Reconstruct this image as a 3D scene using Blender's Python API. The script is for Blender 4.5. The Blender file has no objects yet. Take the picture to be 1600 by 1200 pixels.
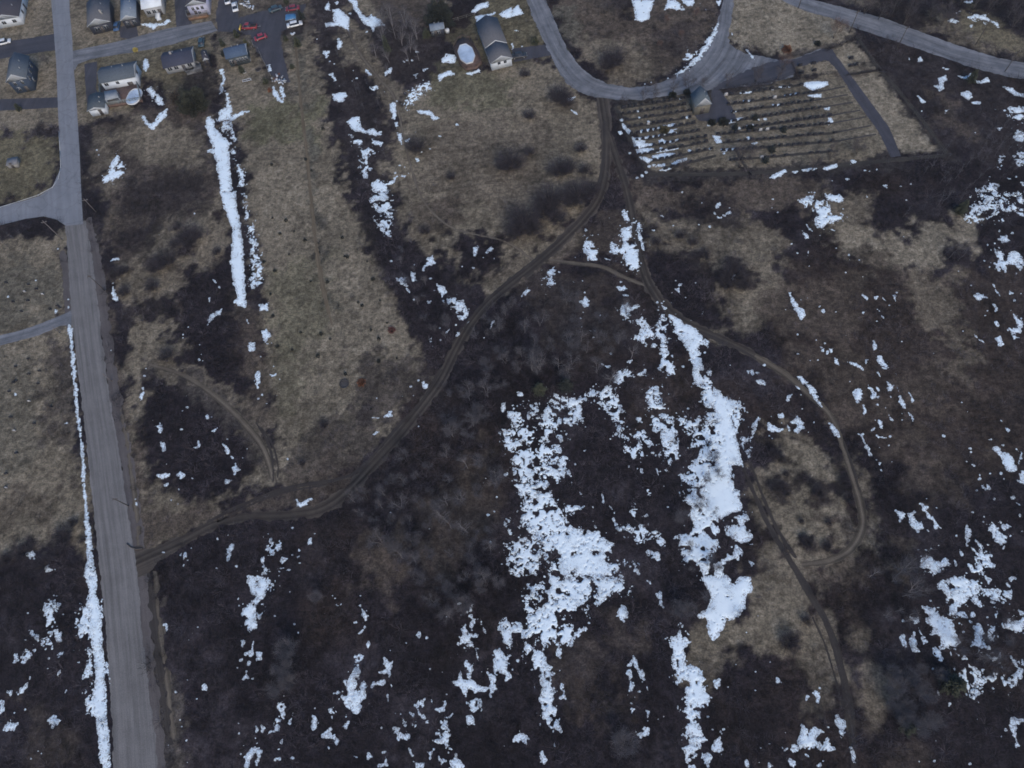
import bpy, math, random
import numpy as np
from mathutils import Matrix, Vector
sc = bpy.context.scene
col = sc.collection
# ---------------------------------------------------------------- camera, sky, sun, exposure
F_PX, PW, PH, CAM_H = 1110.0, 1600, 1200, 150.0
NADIR = (885.0, 1120.0)                      # pixel straight below the drone
_zw = -np.array([NADIR[0]-PW/2, -(NADIR[1]-PH/2), -F_PX]); _zw /= np.linalg.norm(_zw)
_yw = np.array([0, 1.0, 0]) - _zw[1]*_zw; _yw /= np.linalg.norm(_yw)
_xw = np.cross(_yw, _zw)
ROT = np.array([_xw, _yw, _zw])              # camera -> world
cam = bpy.data.cameras.new('camera'); cam.sensor_width = 36; cam.lens = F_PX/PW*36
cam.clip_start = 1; cam.clip_end = 8000
cam_o = bpy.data.objects.new('camera', cam); col.objects.link(cam_o)
cam_o.matrix_world = Matrix.Translation((0, 0, CAM_H)) @ Matrix(ROT.tolist()).to_4x4()
sc.camera = cam_o

world = bpy.data.worlds.new("World"); sc.world = world; world.use_nodes = True
wn = world.node_tree
sky = wn.nodes.new('ShaderNodeTexSky'); sky.sky_type = 'NISHITA'; sky.sun_disc = False
SUN_EL, SUN_ROT = math.radians(38), math.radians(160)
sky.sun_elevation = SUN_EL; sky.sun_rotation = SUN_ROT; sky.air_density = 1.0; sky.dust_density = 3.0; sky.ozone_density = 1.0
bg = wn.nodes['Background']; bg.inputs[1].default_value = 0.10
hsv = wn.nodes.new('ShaderNodeHueSaturation'); hsv.inputs['Saturation'].default_value = 1.45   # cloud veil greys the blue
wn.links.new(sky.outputs[0], hsv.inputs['Color']); wn.links.new(hsv.outputs[0], bg.inputs[0])
sun = bpy.data.lights.new('sun', 'SUN'); sun.energy = 0.6; sun.angle = math.radians(30); sun.color = (1, .98, .95)
sun_o = bpy.data.objects.new('sun', sun); col.objects.link(sun_o)
sun_o.rotation_euler = (math.radians(90)-SUN_EL, 0, math.radians(180)-SUN_ROT)
sc.view_settings.view_transform = 'Standard'; sc.view_settings.look = 'None'
sc.view_settings.exposure = 0.8; sc.view_settings.gamma = 1
sc.cycles.max_bounces = 4; sc.cycles.diffuse_bounces = 2
sc.cycles.use_denoising = True; sc.cycles.denoiser = 'OPENIMAGEDENOISE'; sc.cycles.denoising_input_passes = 'RGB_ALBEDO_NORMAL'
sc.cycles.pixel_filter_type = 'BLACKMAN_HARRIS'; sc.cycles.filter_width = 1.7

# ---------------------------------------------------------------- pixel <-> world
def W(px, py, z=0.0):
    px = np.asarray(px, float); py = np.asarray(py, float)
    c = np.stack([px-PW/2, -(py-PH/2), np.full_like(px, -F_PX)], -1)
    d = c @ ROT.T
    t = (z-CAM_H)/d[..., 2]
    return d[..., 0]*t, d[..., 1]*t
def PX(x, y, z=0.0):
    p = np.stack([np.asarray(x, float), np.asarray(y, float), np.full_like(np.asarray(x, float), z)-CAM_H], -1)
    c = p @ ROT
    s = F_PX/-c[..., 2]
    return c[..., 0]*s+PW/2, PH/2-c[..., 1]*s
def P(px, py, z=0.0):
    x, y = W(px, py, z); return float(x), float(y)

# ---------------------------------------------------------------- noise
def _h(ix, iy, seed):
    n = (ix.astype(np.int64)*374761393 + iy.astype(np.int64)*668265263 + seed*1442695041) & 0xffffffff
    n = ((n ^ (n >> 13))*1274126177) & 0xffffffff
    n = n ^ (n >> 16)
    return (n & 0xffffff)/float(0xffffff)
def vnoise(x, y, seed=0):
    x0 = np.floor(x); y0 = np.floor(y); fx = x-x0; fy = y-y0
    fx = fx*fx*(3-2*fx); fy = fy*fy*(3-2*fy)
    a = _h(x0, y0, seed); b = _h(x0+1, y0, seed); c = _h(x0, y0+1, seed); d = _h(x0+1, y0+1, seed)
    return (a*(1-fx)+b*fx)*(1-fy)+(c*(1-fx)+d*fx)*fy
def fbm(x, y, s, octv=3, seed=0):
    t = 0; a = 1; n = 0
    for o in range(octv):
        t = t + a*(vnoise(x/s+17.3*o, y/s-9.1*o, seed+o)*2-1); n += a; a *= .55; s = s/2.05
    return t/n
def sstep(a, b, v):
    t = np.clip((v-a)/(b-a), 0, 1); return t*t*(3-2*t)

# ---------------------------------------------------------------- signed distances (positive inside)
def sdf_poly(X, Y, pts):
    pts = np.asarray(pts, float); n = len(pts)
    d2 = np.full(X.shape, 1e18); inside = np.zeros(X.shape, bool)
    for i in range(n):
        ax, ay = pts[i]; bx, by = pts[(i+1) % n]
        ex, ey = bx-ax, by-ay; wx, wy = X-ax, Y-ay
        t = np.clip((wx*ex+wy*ey)/(ex*ex+ey*ey+1e-12), 0, 1)
        d2 = np.minimum(d2, (wx-ex*t)**2+(wy-ey*t)**2)
        c = (ay > Y) != (by > Y)
        if ay != by:
            inside ^= c & (X < (bx-ax)*(Y-ay)/(by-ay)+ax)
    d = np.sqrt(d2); return np.where(inside, d, -d)
def sdf_line(X, Y, pts, wid):
    """wid: per point full widths; returns sdf, lateral offset, along"""
    best = np.full(X.shape, -1e9); lat = np.zeros(X.shape); alo = np.zeros(X.shape); s = 0
    for i in range(len(pts)-1):
        ax, ay = pts[i]; bx, by = pts[i+1]; ex, ey = bx-ax, by-ay; L = math.hypot(ex, ey)
        wx, wy = X-ax, Y-ay
        t = np.clip((wx*ex+wy*ey)/(L*L), 0, 1)
        d = np.hypot(wx-ex*t, wy-ey*t); w = (wid[i]*(1-t)+wid[i+1]*t)/2
        f = w-d; m = f > best
        best = np.where(m, f, best); lat = np.where(m, (wx*ey-wy*ex)/L, lat); alo = np.where(m, s+t*L, alo); s += L
    return best, lat, alo
def smooth_line(pts, n=6):
    """Catmull-Rom through points (with any number of columns)"""
    p = np.asarray(pts, float); p = np.vstack([2*p[0]-p[1], p, 2*p[-1]-p[-2]]); out = []
    for i in range(1, len(p)-2):
        for k in range(n):
            t = k/n
            out.append(.5*((2*p[i])+(-p[i-1]+p[i+1])*t+(2*p[i-1]-5*p[i]+4*p[i+1]-p[i+2])*t*t+(-p[i-1]+3*p[i]-3*p[i+1]+p[i+2])*t**3))
    out.append(p[-2]); return np.array(out)
def wpts(pp):
    pp = np.asarray(pp, float); x, y = W(pp[:, 0], pp[:, 1]); return np.stack([x, y], -1)

# ---------------------------------------------------------------- materials
def mat(name, c, rough=.85, var=.18, scale=.6, metal=0, c2=None, spec=None, bump=0):
    m = bpy.data.materials.new(name); m.use_nodes = True; nt = m.node_tree; b = nt.nodes['Principled BSDF']
    b.inputs['Roughness'].default_value = rough; b.inputs['Metallic'].default_value = metal
    if spec is not None: b.inputs['Specular IOR Level'].default_value = spec
    tc = nt.nodes.new('ShaderNodeTexCoord'); nz = nt.nodes.new('ShaderNodeTexNoise')
    nz.inputs['Scale'].default_value = scale; nz.inputs['Detail'].default_value = 5
    nt.links.new(tc.outputs['Object'], nz.inputs['Vector'])
    mx = nt.nodes.new('ShaderNodeMix'); mx.data_type = 'RGBA'
    a = [v*(1-var) for v in c]; d = list(c2) if c2 else [min(1, v*(1+var)) for v in c]
    mx.inputs['A'].default_value = (*a, 1); mx.inputs['B'].default_value = (*d, 1)
    cr = nt.nodes.new('ShaderNodeMapRange'); cr.inputs['From Min'].default_value = .3; cr.inputs['From Max'].default_value = .7
    nt.links.new(nz.outputs['Fac'], cr.inputs['Value']); nt.links.new(cr.outputs['Result'], mx.inputs['Factor'])
    nt.links.new(mx.outputs['Result'], b.inputs['Base Color'])
    if bump:
        bp = nt.nodes.new('ShaderNodeBump'); bp.inputs['Strength'].default_value = bump; bp.inputs['Distance'].default_value = .05
        nt.links.new(nz.outputs['Fac'], bp.inputs['Height']); nt.links.new(bp.outputs[0], b.inputs['Normal'])
    return m

# ---------------------------------------------------------------- mesh plumbing
def mesh_np(name, V, tris=None, quads=None, smooth=False, attrs=None):
    me = bpy.data.meshes.new(name)
    V = np.asarray(V, np.float32).reshape(-1, 3)
    tris = np.zeros((0, 3), np.int32) if tris is None else np.asarray(tris, np.int32).reshape(-1, 3)
    quads = np.zeros((0, 4), np.int32) if quads is None else np.asarray(quads, np.int32).reshape(-1, 4)
    nt, nq = len(tris), len(quads)
    me.vertices.add(len(V)); me.vertices.foreach_set('co', V.ravel())
    me.loops.add(nt*3+nq*4); me.loops.foreach_set('vertex_index', np.concatenate([tris.ravel(), quads.ravel()]))
    me.polygons.add(nt+nq)
    st = np.concatenate([np.arange(nt)*3, nt*3+np.arange(nq)*4]).astype(np.int32)
    me.polygons.foreach_set('loop_start', st)
    if smooth: me.polygons.foreach_set('use_smooth', np.ones(nt+nq, bool))
    for k, a in (attrs or {}).items():
        a = np.asarray(a, np.float32)
        if a.ndim == 2:
            if a.shape[1] == 3: a = np.hstack([a, np.ones((len(a), 1), np.float32)])
            at = me.attributes.new(k, 'FLOAT_COLOR', 'POINT'); at.data.foreach_set('color', a.ravel())
        else:
            at = me.attributes.new(k, 'FLOAT', 'POINT'); at.data.foreach_set('value', a)
    me.update(calc_edges=True); me.validate(); return me
def link(name, me, m=None, parent=None, loc=None, rz=None):
    o = bpy.data.objects.new(name, me); col.objects.link(o)
    if m is not None and me is not None: me.materials.append(m)
    if parent is not None: o.parent = parent
    if loc is not None: o.location = loc
    if rz is not None: o.rotation_euler = (0, 0, rz)
    return o
def tag(o, label=None, cat=None, group=None, kind=None):
    if label:
        o['label'] = label
        assert 4 <= len(label.split()) <= 16, label
    if cat: o['category'] = cat
    if group: o['group'] = group
    if kind: o['kind'] = kind
    return o
def thing(name, label, cat, loc, rz=0, group=None):
    o = bpy.data.objects.new(name, None); o.empty_display_size = .3; col.objects.link(o)
    o.location = loc; o.rotation_euler = (0, 0, rz); return tag(o, label, cat, group)
class MB:
    def __init__(s): s.v = []; s.t = []; s.q = []
    def n(s): return len(s.v)
    def poly(s, pts):
        b = s.n(); s.v += [tuple(p) for p in pts]; k = len(pts)
        if k == 3: s.t.append((b, b+1, b+2))
        elif k == 4: s.q.append((b, b+1, b+2, b+3))
        else:
            for i in range(1, k-1): s.t.append((b, b+i, b+i+1))
        return s
    def box(s, x0, x1, y0, y1, z0, z1):
        b = s.n(); s.v += [(x, y, z) for z in (z0, z1) for y in (y0, y1) for x in (x0, x1)]
        s.q += [(b+i for i in f) for f in ()]
        for f in ((0, 2, 3, 1), (4, 5, 7, 6), (0, 1, 5, 4), (2, 6, 7, 3), (0, 4, 6, 2), (1, 3, 7, 5)):
            s.q.append(tuple(b+i for i in f))
        return s
    def prism(s, prof, y0, y1, axis='y'):
        """profile of (a,z) extruded along y (axis 'y': a=x) or x (axis 'x': a=y)"""
        b = s.n(); k = len(prof)
        for yy in (y0, y1):
            for a, z in prof: s.v.append((a, yy, z) if axis == 'y' else (yy, a, z))
        for i in range(k):
            j = (i+1) % k; s.q.append((b+i, b+j, b+k+j, b+k+i))
        for o_ in (0, k):
            if k == 4: s.q.append(tuple(b+o_+i for i in range(4)))
            else:
                for i in range(1, k-1): s.t.append((b+o_, b+o_+i, b+o_+i+1))
        return s
    def tube(s, pts, rad, n=6):
        pts = np.asarray(pts, float); b = s.n(); k = len(pts)
        for i in range(k):
            d = pts[min(i+1, k-1)]-pts[max(i-1, 0)]; d = d/(np.linalg.norm(d)+1e-9)
            u = np.cross(d, (0, 0, 1) if abs(d[2]) < .9 else (1, 0, 0)); u /= np.linalg.norm(u); w = np.cross(d, u)
            for j in range(n):
                a = 2*math.pi*j/n; s.v.append(tuple(pts[i]+rad[i]*(math.cos(a)*u+math.sin(a)*w)))
        for i in range(k-1):
            for j in range(n):
                s.q.append((b+i*n+j, b+i*n+(j+1) % n, b+(i+1)*n+(j+1) % n, b+(i+1)*n+j))
        for e in (0, k-1):
            for j in range(1, n-1): s.t.append((b+e*n, b+e*n+j, b+e*n+j+1))
        return s
    def cyl(s, x, y, z0, z1, r, n=12, r1=None, cap=True):
        r1 = r if r1 is None else r1; return s.tube([(x, y, z0), (x, y, z1)], [r, r1], n)
    def mesh(s, name, smooth=False):
        me = mesh_np(name, s.v, s.t or None, s.q or None, smooth)
        import bmesh
        bm = bmesh.new(); bm.from_mesh(me); bmesh.ops.recalc_face_normals(bm, faces=bm.faces); bm.to_mesh(me); bm.free()
        return me
    def build(s, name, m, parent=None, smooth=False): return link(name, s.mesh(name, smooth), m, parent)
def copy_thing(root, loc, rz=0, scale=1, label=None, group=None):
    r = root.copy(); col.objects.link(r); r.location = loc; r.rotation_euler = (0, 0, rz); r.scale = (scale,)*3 if not hasattr(scale, '__len__') else scale
    if label: tag(r, label)
    if group: r['group'] = group
    for ch in list(root.children):
        c = ch.copy(); col.objects.link(c); c.parent = r
        for g in ch.children:
            d = g.copy(); col.objects.link(d); d.parent = c
    return r

# ---------------------------------------------------------------- iso sheets: field > 0 becomes a ragged-edged slab
def iso_sheet(X, Y, Fd, Z):
    """marching squares on a regular grid; returns V, tris, quads and source weights for attributes"""
    ny, nx = Fd.shape; ins = Fd > 0
    Hc = ins[:, :-1] != ins[:, 1:]; Vc = ins[:-1, :] != ins[1:, :]
    vid = np.full(Fd.shape, -1, np.int64); vid[ins] = np.arange(ins.sum()); n0 = int(ins.sum())
    hid = np.full(Hc.shape, -1, np.int64); hid[Hc] = n0+np.arange(Hc.sum()); n1 = n0+int(Hc.sum())
    wid_ = np.full(Vc.shape, -1, np.int64); wid_[Vc] = n1+np.arange(Vc.sum())
    def lerp(A, sl0, sl1, m, t): a = A[sl0][m]; b = A[sl1][m]; return a+(b-a)*t
    L = (slice(None), slice(None, -1)); R = (slice(None), slice(1, None)); D = (slice(None, -1), slice(None)); U = (slice(1, None), slice(None))
    fh0, fh1 = Fd[L][Hc], Fd[R][Hc]; th = fh0/(fh0-fh1)
    fv0, fv1 = Fd[D][Vc], Fd[U][Vc]; tv = fv0/(fv0-fv1)
    def gather(A, edge=None):
        a = A[ins]; h = lerp(A, L, R, Hc, th); v = lerp(A, D, U, Vc, tv)
        if edge is not None: h = np.full_like(h, edge); v = np.full_like(v, edge)
        return np.concatenate([a, h, v])
    c = (ins[:-1, :-1]*1+ins[:-1, 1:]*2+ins[1:, 1:]*4+ins[1:, :-1]*8)
    b0, b1, b2, b3 = vid[:-1, :-1], vid[:-1, 1:], vid[1:, 1:], vid[1:, :-1]
    eB, eT, eL, eR = hid[:-1], hid[1:], wid_[:, :-1], wid_[:, 1:]
    K = {1: [(b0, eB, eL)], 2: [(eB, b1, eR)], 4: [(eR, b2, eT)], 8: [(eL, eT, b3)],
         3: [(b0, b1, eR, eL)], 6: [(eB, b1, b2, eT)], 12: [(eL, eR, b2, b3)], 9: [(b0, eB, eT, b3)],
         7: [(b0, b1, b2), (b0, b2, eT, eL)], 14: [(b1, b2, b3), (b1, b3, eL, eB)],
         13: [(b2, b3, b0), (b2, b0, eB, eR)], 11: [(b3, b0, b1), (b3, b1, eR, eT)],
         5: [(b0, eB, eL), (eR, b2, eT)], 10: [(eB, b1, eR), (eL, eT, b3)], 15: [(b0, b1, b2, b3)]}
    T, Q = [], []
    for k, fs in K.items():
        m = c == k
        if not m.any(): continue
        for f in fs:
            a = np.stack([q[m] for q in f], -1); (T if len(f) == 3 else Q).append(a)
    V = np.stack([gather(X), gather(Y), gather(Z, .012)], -1)
    return V, (np.concatenate(T) if T else None), (np.concatenate(Q) if Q else None), gather
def grid(x0, x1, y0, y1, s):
    xs = np.arange(math.floor(x0/s)*s, x1+s, s); ys = np.arange(math.floor(y0/s)*s, y1+s, s)
    return np.meshgrid(xs, ys)
# ---------------------------------------------------------------- where the snow lies: outlines read off the photo, per tile
# "x,y x,y ..." outline; "@x,y,r" small blob; leading h = melt holes strength (0-9)
SNOW = {
(0,0,4): """1290,740 1310,730 1335,760 1345,800 1385,850 1430,880 1430,960 1440,1050 1445,1130 1450,1200 1380,1200 1370,1120 1350,1000 1335,960 1300,955 1295,940 1330,930 1310,860 1285,790
h4 1400,760 1440,755 1455,810 1480,870 1470,880 1430,840 1400,830 1380,795
h3 1440,880 1470,940 1500,1030 1525,1100 1520,1170 1490,1160 1500,1100 1480,1030 1450,960
1370,440 1390,430 1405,490 1400,510 1385,470
1375,520 1395,520 1390,580 1375,585 1370,550
h2 1410,560 1430,620 1450,700 1455,745 1410,750 1370,765 1360,750 1380,690 1415,670
1460,720 1520,695 1560,695 1500,720 1450,750
905,370 920,375 930,410 910,445 895,430 893,390
h2 920,555 945,545 975,580 1010,610 1025,650 1000,655 965,640 945,600 925,580
1045,680 1045,720 1000,760 960,810 940,790 980,740 1000,710
880,720 900,725 930,770 960,790 950,810 920,780
h2 730,945 745,980 775,1040 775,1080 740,1110 715,1115 710,1150 690,1130 650,1145 640,1125 680,1080 695,1020 720,990
@607,940,10
@617,968,6
870,150 940,145 1000,150 1050,120 1070,135 1030,155 980,165 965,185 930,170""",
(400,0,4): """480,60 520,55 580,110 580,190 540,170 500,160 440,170 435,145 490,140
570,0 630,0 640,50 670,100 700,110 720,90 780,125 805,160 745,170 735,195 720,170 680,150 660,120 620,70 600,20
430,60 450,10 465,30 455,65
@508,18,10
@590,85,12
510,240 540,260 530,300 510,310
415,320 465,315 440,360 430,350
@460,385,6
@488,400,6
@382,245,6
@692,200,8
460,465 480,460 500,500 490,505
480,590 550,575 570,600 540,640 490,630
565,765 600,735 645,730 655,790 680,820 740,800 755,825 785,820 780,845 740,850 690,830 620,820 590,800
h2 595,845 640,860 665,890 650,910 600,895
725,870 790,895 780,915 735,900
h1 650,940 700,925 760,950 750,965 700,970 690,1000 665,990
h2 650,1000 690,1010 700,1050 690,1115 660,1110
h2 720,1140 770,1120 800,1150 900,1090 930,1100 870,1140 820,1180 830,1200 730,1200
@712,1055,13
@870,1080,8
680,430 700,440 718,470 705,475
h3 715,535 755,530 765,560 740,570 720,560
@805,575,7
@610,442,7
@628,490,14
@600,508,6
@520,538,5
840,650 865,640 875,690 870,745 850,740 855,710 840,690
865,765 885,770 880,810
885,830 910,835 912,900 895,880
1000,690 1080,690 1140,740 1110,755 1090,720 1020,705
h6 930,640 950,590 1000,550 1030,520 1080,510 1090,550 1050,590 980,650 940,670
@945,690,8
@880,632,6
1160,370 1190,335 1245,340 1245,395 1165,390
1135,470 1220,440 1235,465 1180,480 1145,510
1315,460 1400,432 1400,450 1340,470
1350,75 1380,30 1445,12 1450,45 1400,60 1370,80
1370,105 1500,75 1460,110 1385,150
1515,90 1600,45 1600,110 1560,115
835,430 855,425 855,450 810,470 805,455
985,470 1010,455 1000,490
1035,430 1070,430 1050,455
@925,385,7
@945,375,9
@975,378,8
@1003,325,10
70,410 90,405 95,440 80,445
105,540 130,570 170,640 155,640 120,610 105,590
150,525 165,540 180,600 170,625 150,580
1000,990 1020,985 1020,1010 1005,1012
930,880 960,865 950,885
@1152,850,10
@1255,780,9
@1085,930,9
@1035,950,7
@1000,825,7
@900,1035,6
@930,1046,6""",
(800,0,4): """745,0 890,0 870,60 855,120 810,140 770,125 765,60
955,60 975,0 1020,0 1060,40 1080,60 1030,65 1000,50
1060,0 1135,0 1130,35 1100,40
h6 1180,30 1240,40 1230,65 1190,60
1280,10 1305,5 1295,45
h1 1285,150 1280,200 1240,280 1180,360 1100,430 1030,475 1020,465 1090,410 1150,350 1210,260 1260,200
h7 1080,340 1140,320 1180,310 1150,370 1100,390 1060,370
0,60 40,30 70,85 0,105
@27,190,12
@65,290,6
0,270 20,300 10,310 0,310
@830,525,6
@870,516,6
@975,490,6
1370,190 1380,220 1375,220
1465,310 1500,345 1515,375 1490,350
345,620 395,605 360,640
365,685 410,705 405,715""",
(960,130,7.5): """580,500 700,478 730,490 620,502
280,570 400,540 530,522 500,535 400,560 330,575
h1 640,560 740,530 700,560 720,580 620,595
205,635 235,650 390,630 600,600 520,620 330,650 280,670 355,680 350,710 430,715 470,715 400,730 250,765 225,700
520,670 560,660 600,690 700,680 750,655 700,695 600,700 540,700
250,780 400,765 460,770 420,800 330,815 280,830
440,855 560,830 640,820 710,830 640,850 560,885 480,880
290,870 380,870 440,900 390,930 340,900
680,940 740,905 850,880 840,900 760,930 700,950
h2 450,960 600,945 590,970 470,975
530,1020 650,1000 600,1025
480,800 650,775 740,765 640,785 500,810
90,475 120,490 195,590 175,595 110,520
50,570 80,560 90,590 65,600
@85,433,14
@290,402,7
@400,450,9
@273,330,7
@775,185,8
@855,400,12
@880,792,12
@1125,770,9
@1105,492,14
@548,765,12
@180,820,10
@410,975,12
@325,1085,12
@265,1110,9
@370,1045,12
@300,195,0
1155,615 1240,630 1210,650 1260,695 1200,705
1255,775 1440,765 1300,795 1265,800
1340,450 1440,420 1500,410 1420,440 1350,470""",
(1120,120,8): """1065,95 1120,70 1240,62 1380,65 1385,100 1310,130 1240,150 1200,170 1140,140
1145,235 1220,230 1300,215 1300,250 1200,250
1350,400 1405,385 1400,415
60,905 240,895 150,920 70,930
1340,1150 1430,1110 1500,1095 1490,1130 1380,1160
780,1190 850,1165 870,1190 830,1200
1070,1165 1160,1150 1150,1175 1080,1180
1180,1155 1240,1145 1200,1165
950,1190 1010,1180 990,1200
@518,537,12
@608,527,18
345,625 450,600 400,630
330,300 410,298 400,305
700,350 780,345 740,365
850,235 1010,205 1000,215 870,235
190,430 240,435 210,450
180,545 290,520 200,560
1400,520 1430,520 1440,560 1400,600
780,130 870,122 860,134
300,205 430,190 400,205
240,650 280,635 290,650
@905,125,9
@695,155,9
@90,958,9
@395,765,14
440,835 500,825 460,842""",
(1200,0,4): """h2 1250,110 1300,90 1350,95 1380,120 1440,150 1440,170 1400,140 1340,125 1290,130
1125,130 1150,115 1190,135 1160,145
1230,15 1280,0 1270,25
@1200,70,8
@1270,165,10
@1180,82,7
870,355 890,352 885,375
935,370 950,360 965,385 940,385
1095,425 1135,430 1125,440
1060,490 1110,470 1120,500 1085,520 1105,555 1070,570 1045,540 1070,530
1180,475 1230,480 1270,455 1280,470 1245,500
1290,500 1330,510 1370,480 1375,510 1330,525
1200,580 1260,570 1275,610 1250,625 1215,605
1275,640 1330,635 1320,655 1280,652
1475,540 1530,550 1540,570 1600,590 1600,605 1550,600 1500,570
h2 1470,690 1530,660 1600,670 1600,740 1545,780 1530,740 1500,730
1430,800 1480,790 1450,815
h3 1530,810 1600,830 1600,890 1550,880
h3 1525,970 1600,950 1600,1020 1570,1040 1540,1000
h3 1440,990 1475,975 1450,1060 1435,1040
h4 1300,1190 1400,1140 1460,1170 1500,1200 1330,1200
1580,1140 1600,1140 1600,1170
940,600 985,640 960,640
1110,690 1140,680 1105,710
520,985 550,1015 515,1025
350,1045 430,1028 420,1045 370,1060
215,1060 270,1052 255,1070
270,1050 310,1055
15,1110 60,1080 110,1065 100,1085 40,1115
150,1080 185,1072 170,1085
480,1115 510,1120 495,1130
720,1160 745,1155 750,1185
h3 580,1060 610,1065 590,1080
@637,1070,7
@680,1060,7
@830,1165,7
@893,1150,8
@1295,830,6
@1550,1105,7
@1508,1118,12
@960,695,5
@400,1130,4
@1385,1105,4""",
(0,300,4): """1380,0 1470,0 1480,100 1500,200 1515,330 1525,450 1530,560 1535,720 1490,710 1465,690 1485,650 1460,570 1440,430 1450,330 1450,230 1430,170 1410,120 1390,60
h4 1510,10 1545,20 1550,130 1590,210 1600,330 1600,600 1560,600 1575,500 1560,300 1550,220 1530,120
1355,750 1390,730 1380,770 1340,780 1300,830 1290,800 1320,775
1330,545 1355,565 1345,570
@1370,598,10
1300,665 1315,660 1310,685
1535,785 1560,820 1550,830
1550,940 1590,945 1590,990 1560,990
425,830 445,840 450,900 460,1000 475,1120 470,1200 455,1200 450,1100 440,950 425,880
420,705 435,705 435,732 420,735
@427,672,7
345,735 355,740 345,765
705,570 715,620 735,680 715,680 700,620
695,430 740,400 740,420
@980,465,5
@1215,135,5
@995,268,4
@1175,845,6
@1145,890,5
@1145,912,5
@1247,955,7
@1258,1015,8
@1245,1048,9
@1268,1055,4
@905,1150,10
@912,1103,5
@225,553,7
@50,655,8
@90,632,6
@362,355,5
@695,990,4
@1092,58,3
@750,545,6""",
(400,300,4): """h3 710,40 745,0 830,0 850,130 850,200 845,275 810,270 770,220 740,175 790,160 770,130 720,80
h5 0,310 15,370 40,500 45,570 0,600
20,705 75,700 75,740 25,745
35,870 65,860 95,900 60,935
0,1130 20,1120 25,1200 0,1200
90,1140 125,1140 110,1160
@72,948,9
@98,945,5
@30,1030,4
@150,1170,5
@110,1090,4
1085,410 1105,395 1115,440 1080,460 1040,490 1060,450
970,500 990,510 995,560 980,560
880,540 940,535 940,590 910,575
940,600 960,630
@988,672,5
@845,432,8
1130,580 1170,590 1195,630 1165,655 1140,610
h2 1180,690 1210,660 1280,670 1310,710 1330,750 1310,790 1280,810 1260,780 1250,740 1220,720
1240,900 1290,855 1270,895 1245,910
1295,850 1330,810 1300,845
1170,880 1210,855 1200,885
h4 1070,905 1100,905 1095,940
1060,685 1095,680 1085,700
@1250,830,8
@1150,850,7
@1152,925,5
@1105,965,4
@1170,680,7
@1115,615,7
1360,350 1390,345 1375,400 1360,405
1440,375 1470,340 1475,365 1450,380
1480,380 1495,430 1488,430
@1355,475,9
@1090,542,10
@1420,410,5
@1287,465,4
1475,810 1490,805 1465,855
@1425,912,4
@1015,1180,10
@1052,1192,14
@990,455,8""",
(800,300,4): """685,115 705,110 740,185 720,190 690,150
h3 780,190 800,190 805,270 825,320 825,370 800,320 780,260
h2 680,225 750,215 750,290 770,290 790,400 795,470 760,490 720,470 695,430 700,380 650,385 615,370 620,320 660,340 690,330 680,290
@462,235,12
h2 465,280 490,275 510,350 530,380 525,425 490,430 455,390 450,340
550,395 610,425 590,425
@540,265,7
@395,410,6
845,225 890,240 885,250
930,145 955,150 950,170
h2 215,490 265,480 265,520 240,520 270,575 215,590 185,610 220,570 205,540 235,530
@295,500,9
60,650 95,600 120,610 85,650
370,550 410,575 400,580
@455,628,5
@440,555,5
@212,640,4
425,690 465,655 480,680 475,715 450,710
660,595 705,590 720,605 680,610
690,640 730,650
@683,562,10
h2 690,705 720,690 740,720 770,700 795,715 780,735 740,740 735,780 710,795 680,760
h3 770,805 815,780 835,830 880,870 900,900 840,920 825,945 790,940 750,910 800,880 810,840
h3 950,755 965,800 970,880 965,970 990,1020 1020,1080 1010,1130 970,1150 920,1100 930,1010 925,930 885,880 890,830 930,780
h1 945,710 965,715 975,750 1050,800 1110,840 1150,850 1180,900 1240,940 1230,970 1180,960 1160,980 1180,1040 1190,1120 1240,1180 1255,1200 1140,1200 1130,1120 1110,1020 1060,930 1020,880 1000,810 970,770
h2 1210,1110 1260,1110 1255,1140 1225,1145
1015,605 1035,600 1060,650 1045,640
@1050,580,11
@1148,567,6
@1022,555,6
@1000,630,6
@1085,660,6
h4 1170,745 1200,745 1190,770
1265,130 1300,160 1360,120 1375,130 1310,160 1285,165
1280,70 1305,75 1290,110 1270,90
@1360,100,8
@1187,70,4
@1065,2,6
@1238,217,8
@1168,204,5
@1008,212,6
@608,163,4
1375,515 1395,520 1380,555 1365,540
h3 485,865 535,860 520,875
@512,910,9
@430,790,7
@550,770,7
@445,752,5
@435,842,4
560,1075 610,1090 600,1100
715,1060 750,1050 735,1075
h3 615,1140 690,1105 740,1105 770,1130 830,1110 830,1140 760,1150 720,1160 700,1190 640,1200 620,1190 640,1160
@1068,1090,10
@880,1165,6
@835,962,10
@885,960,16
@1205,1005,7
1470,1125 1500,1110 1545,1130 1500,1140
1530,1180 1580,1170 1580,1200 1540,1200
@1365,1082,6
@1578,1080,9
@620,1012,12
@940,1048,5
@910,690,9
@915,740,8""",
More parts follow.
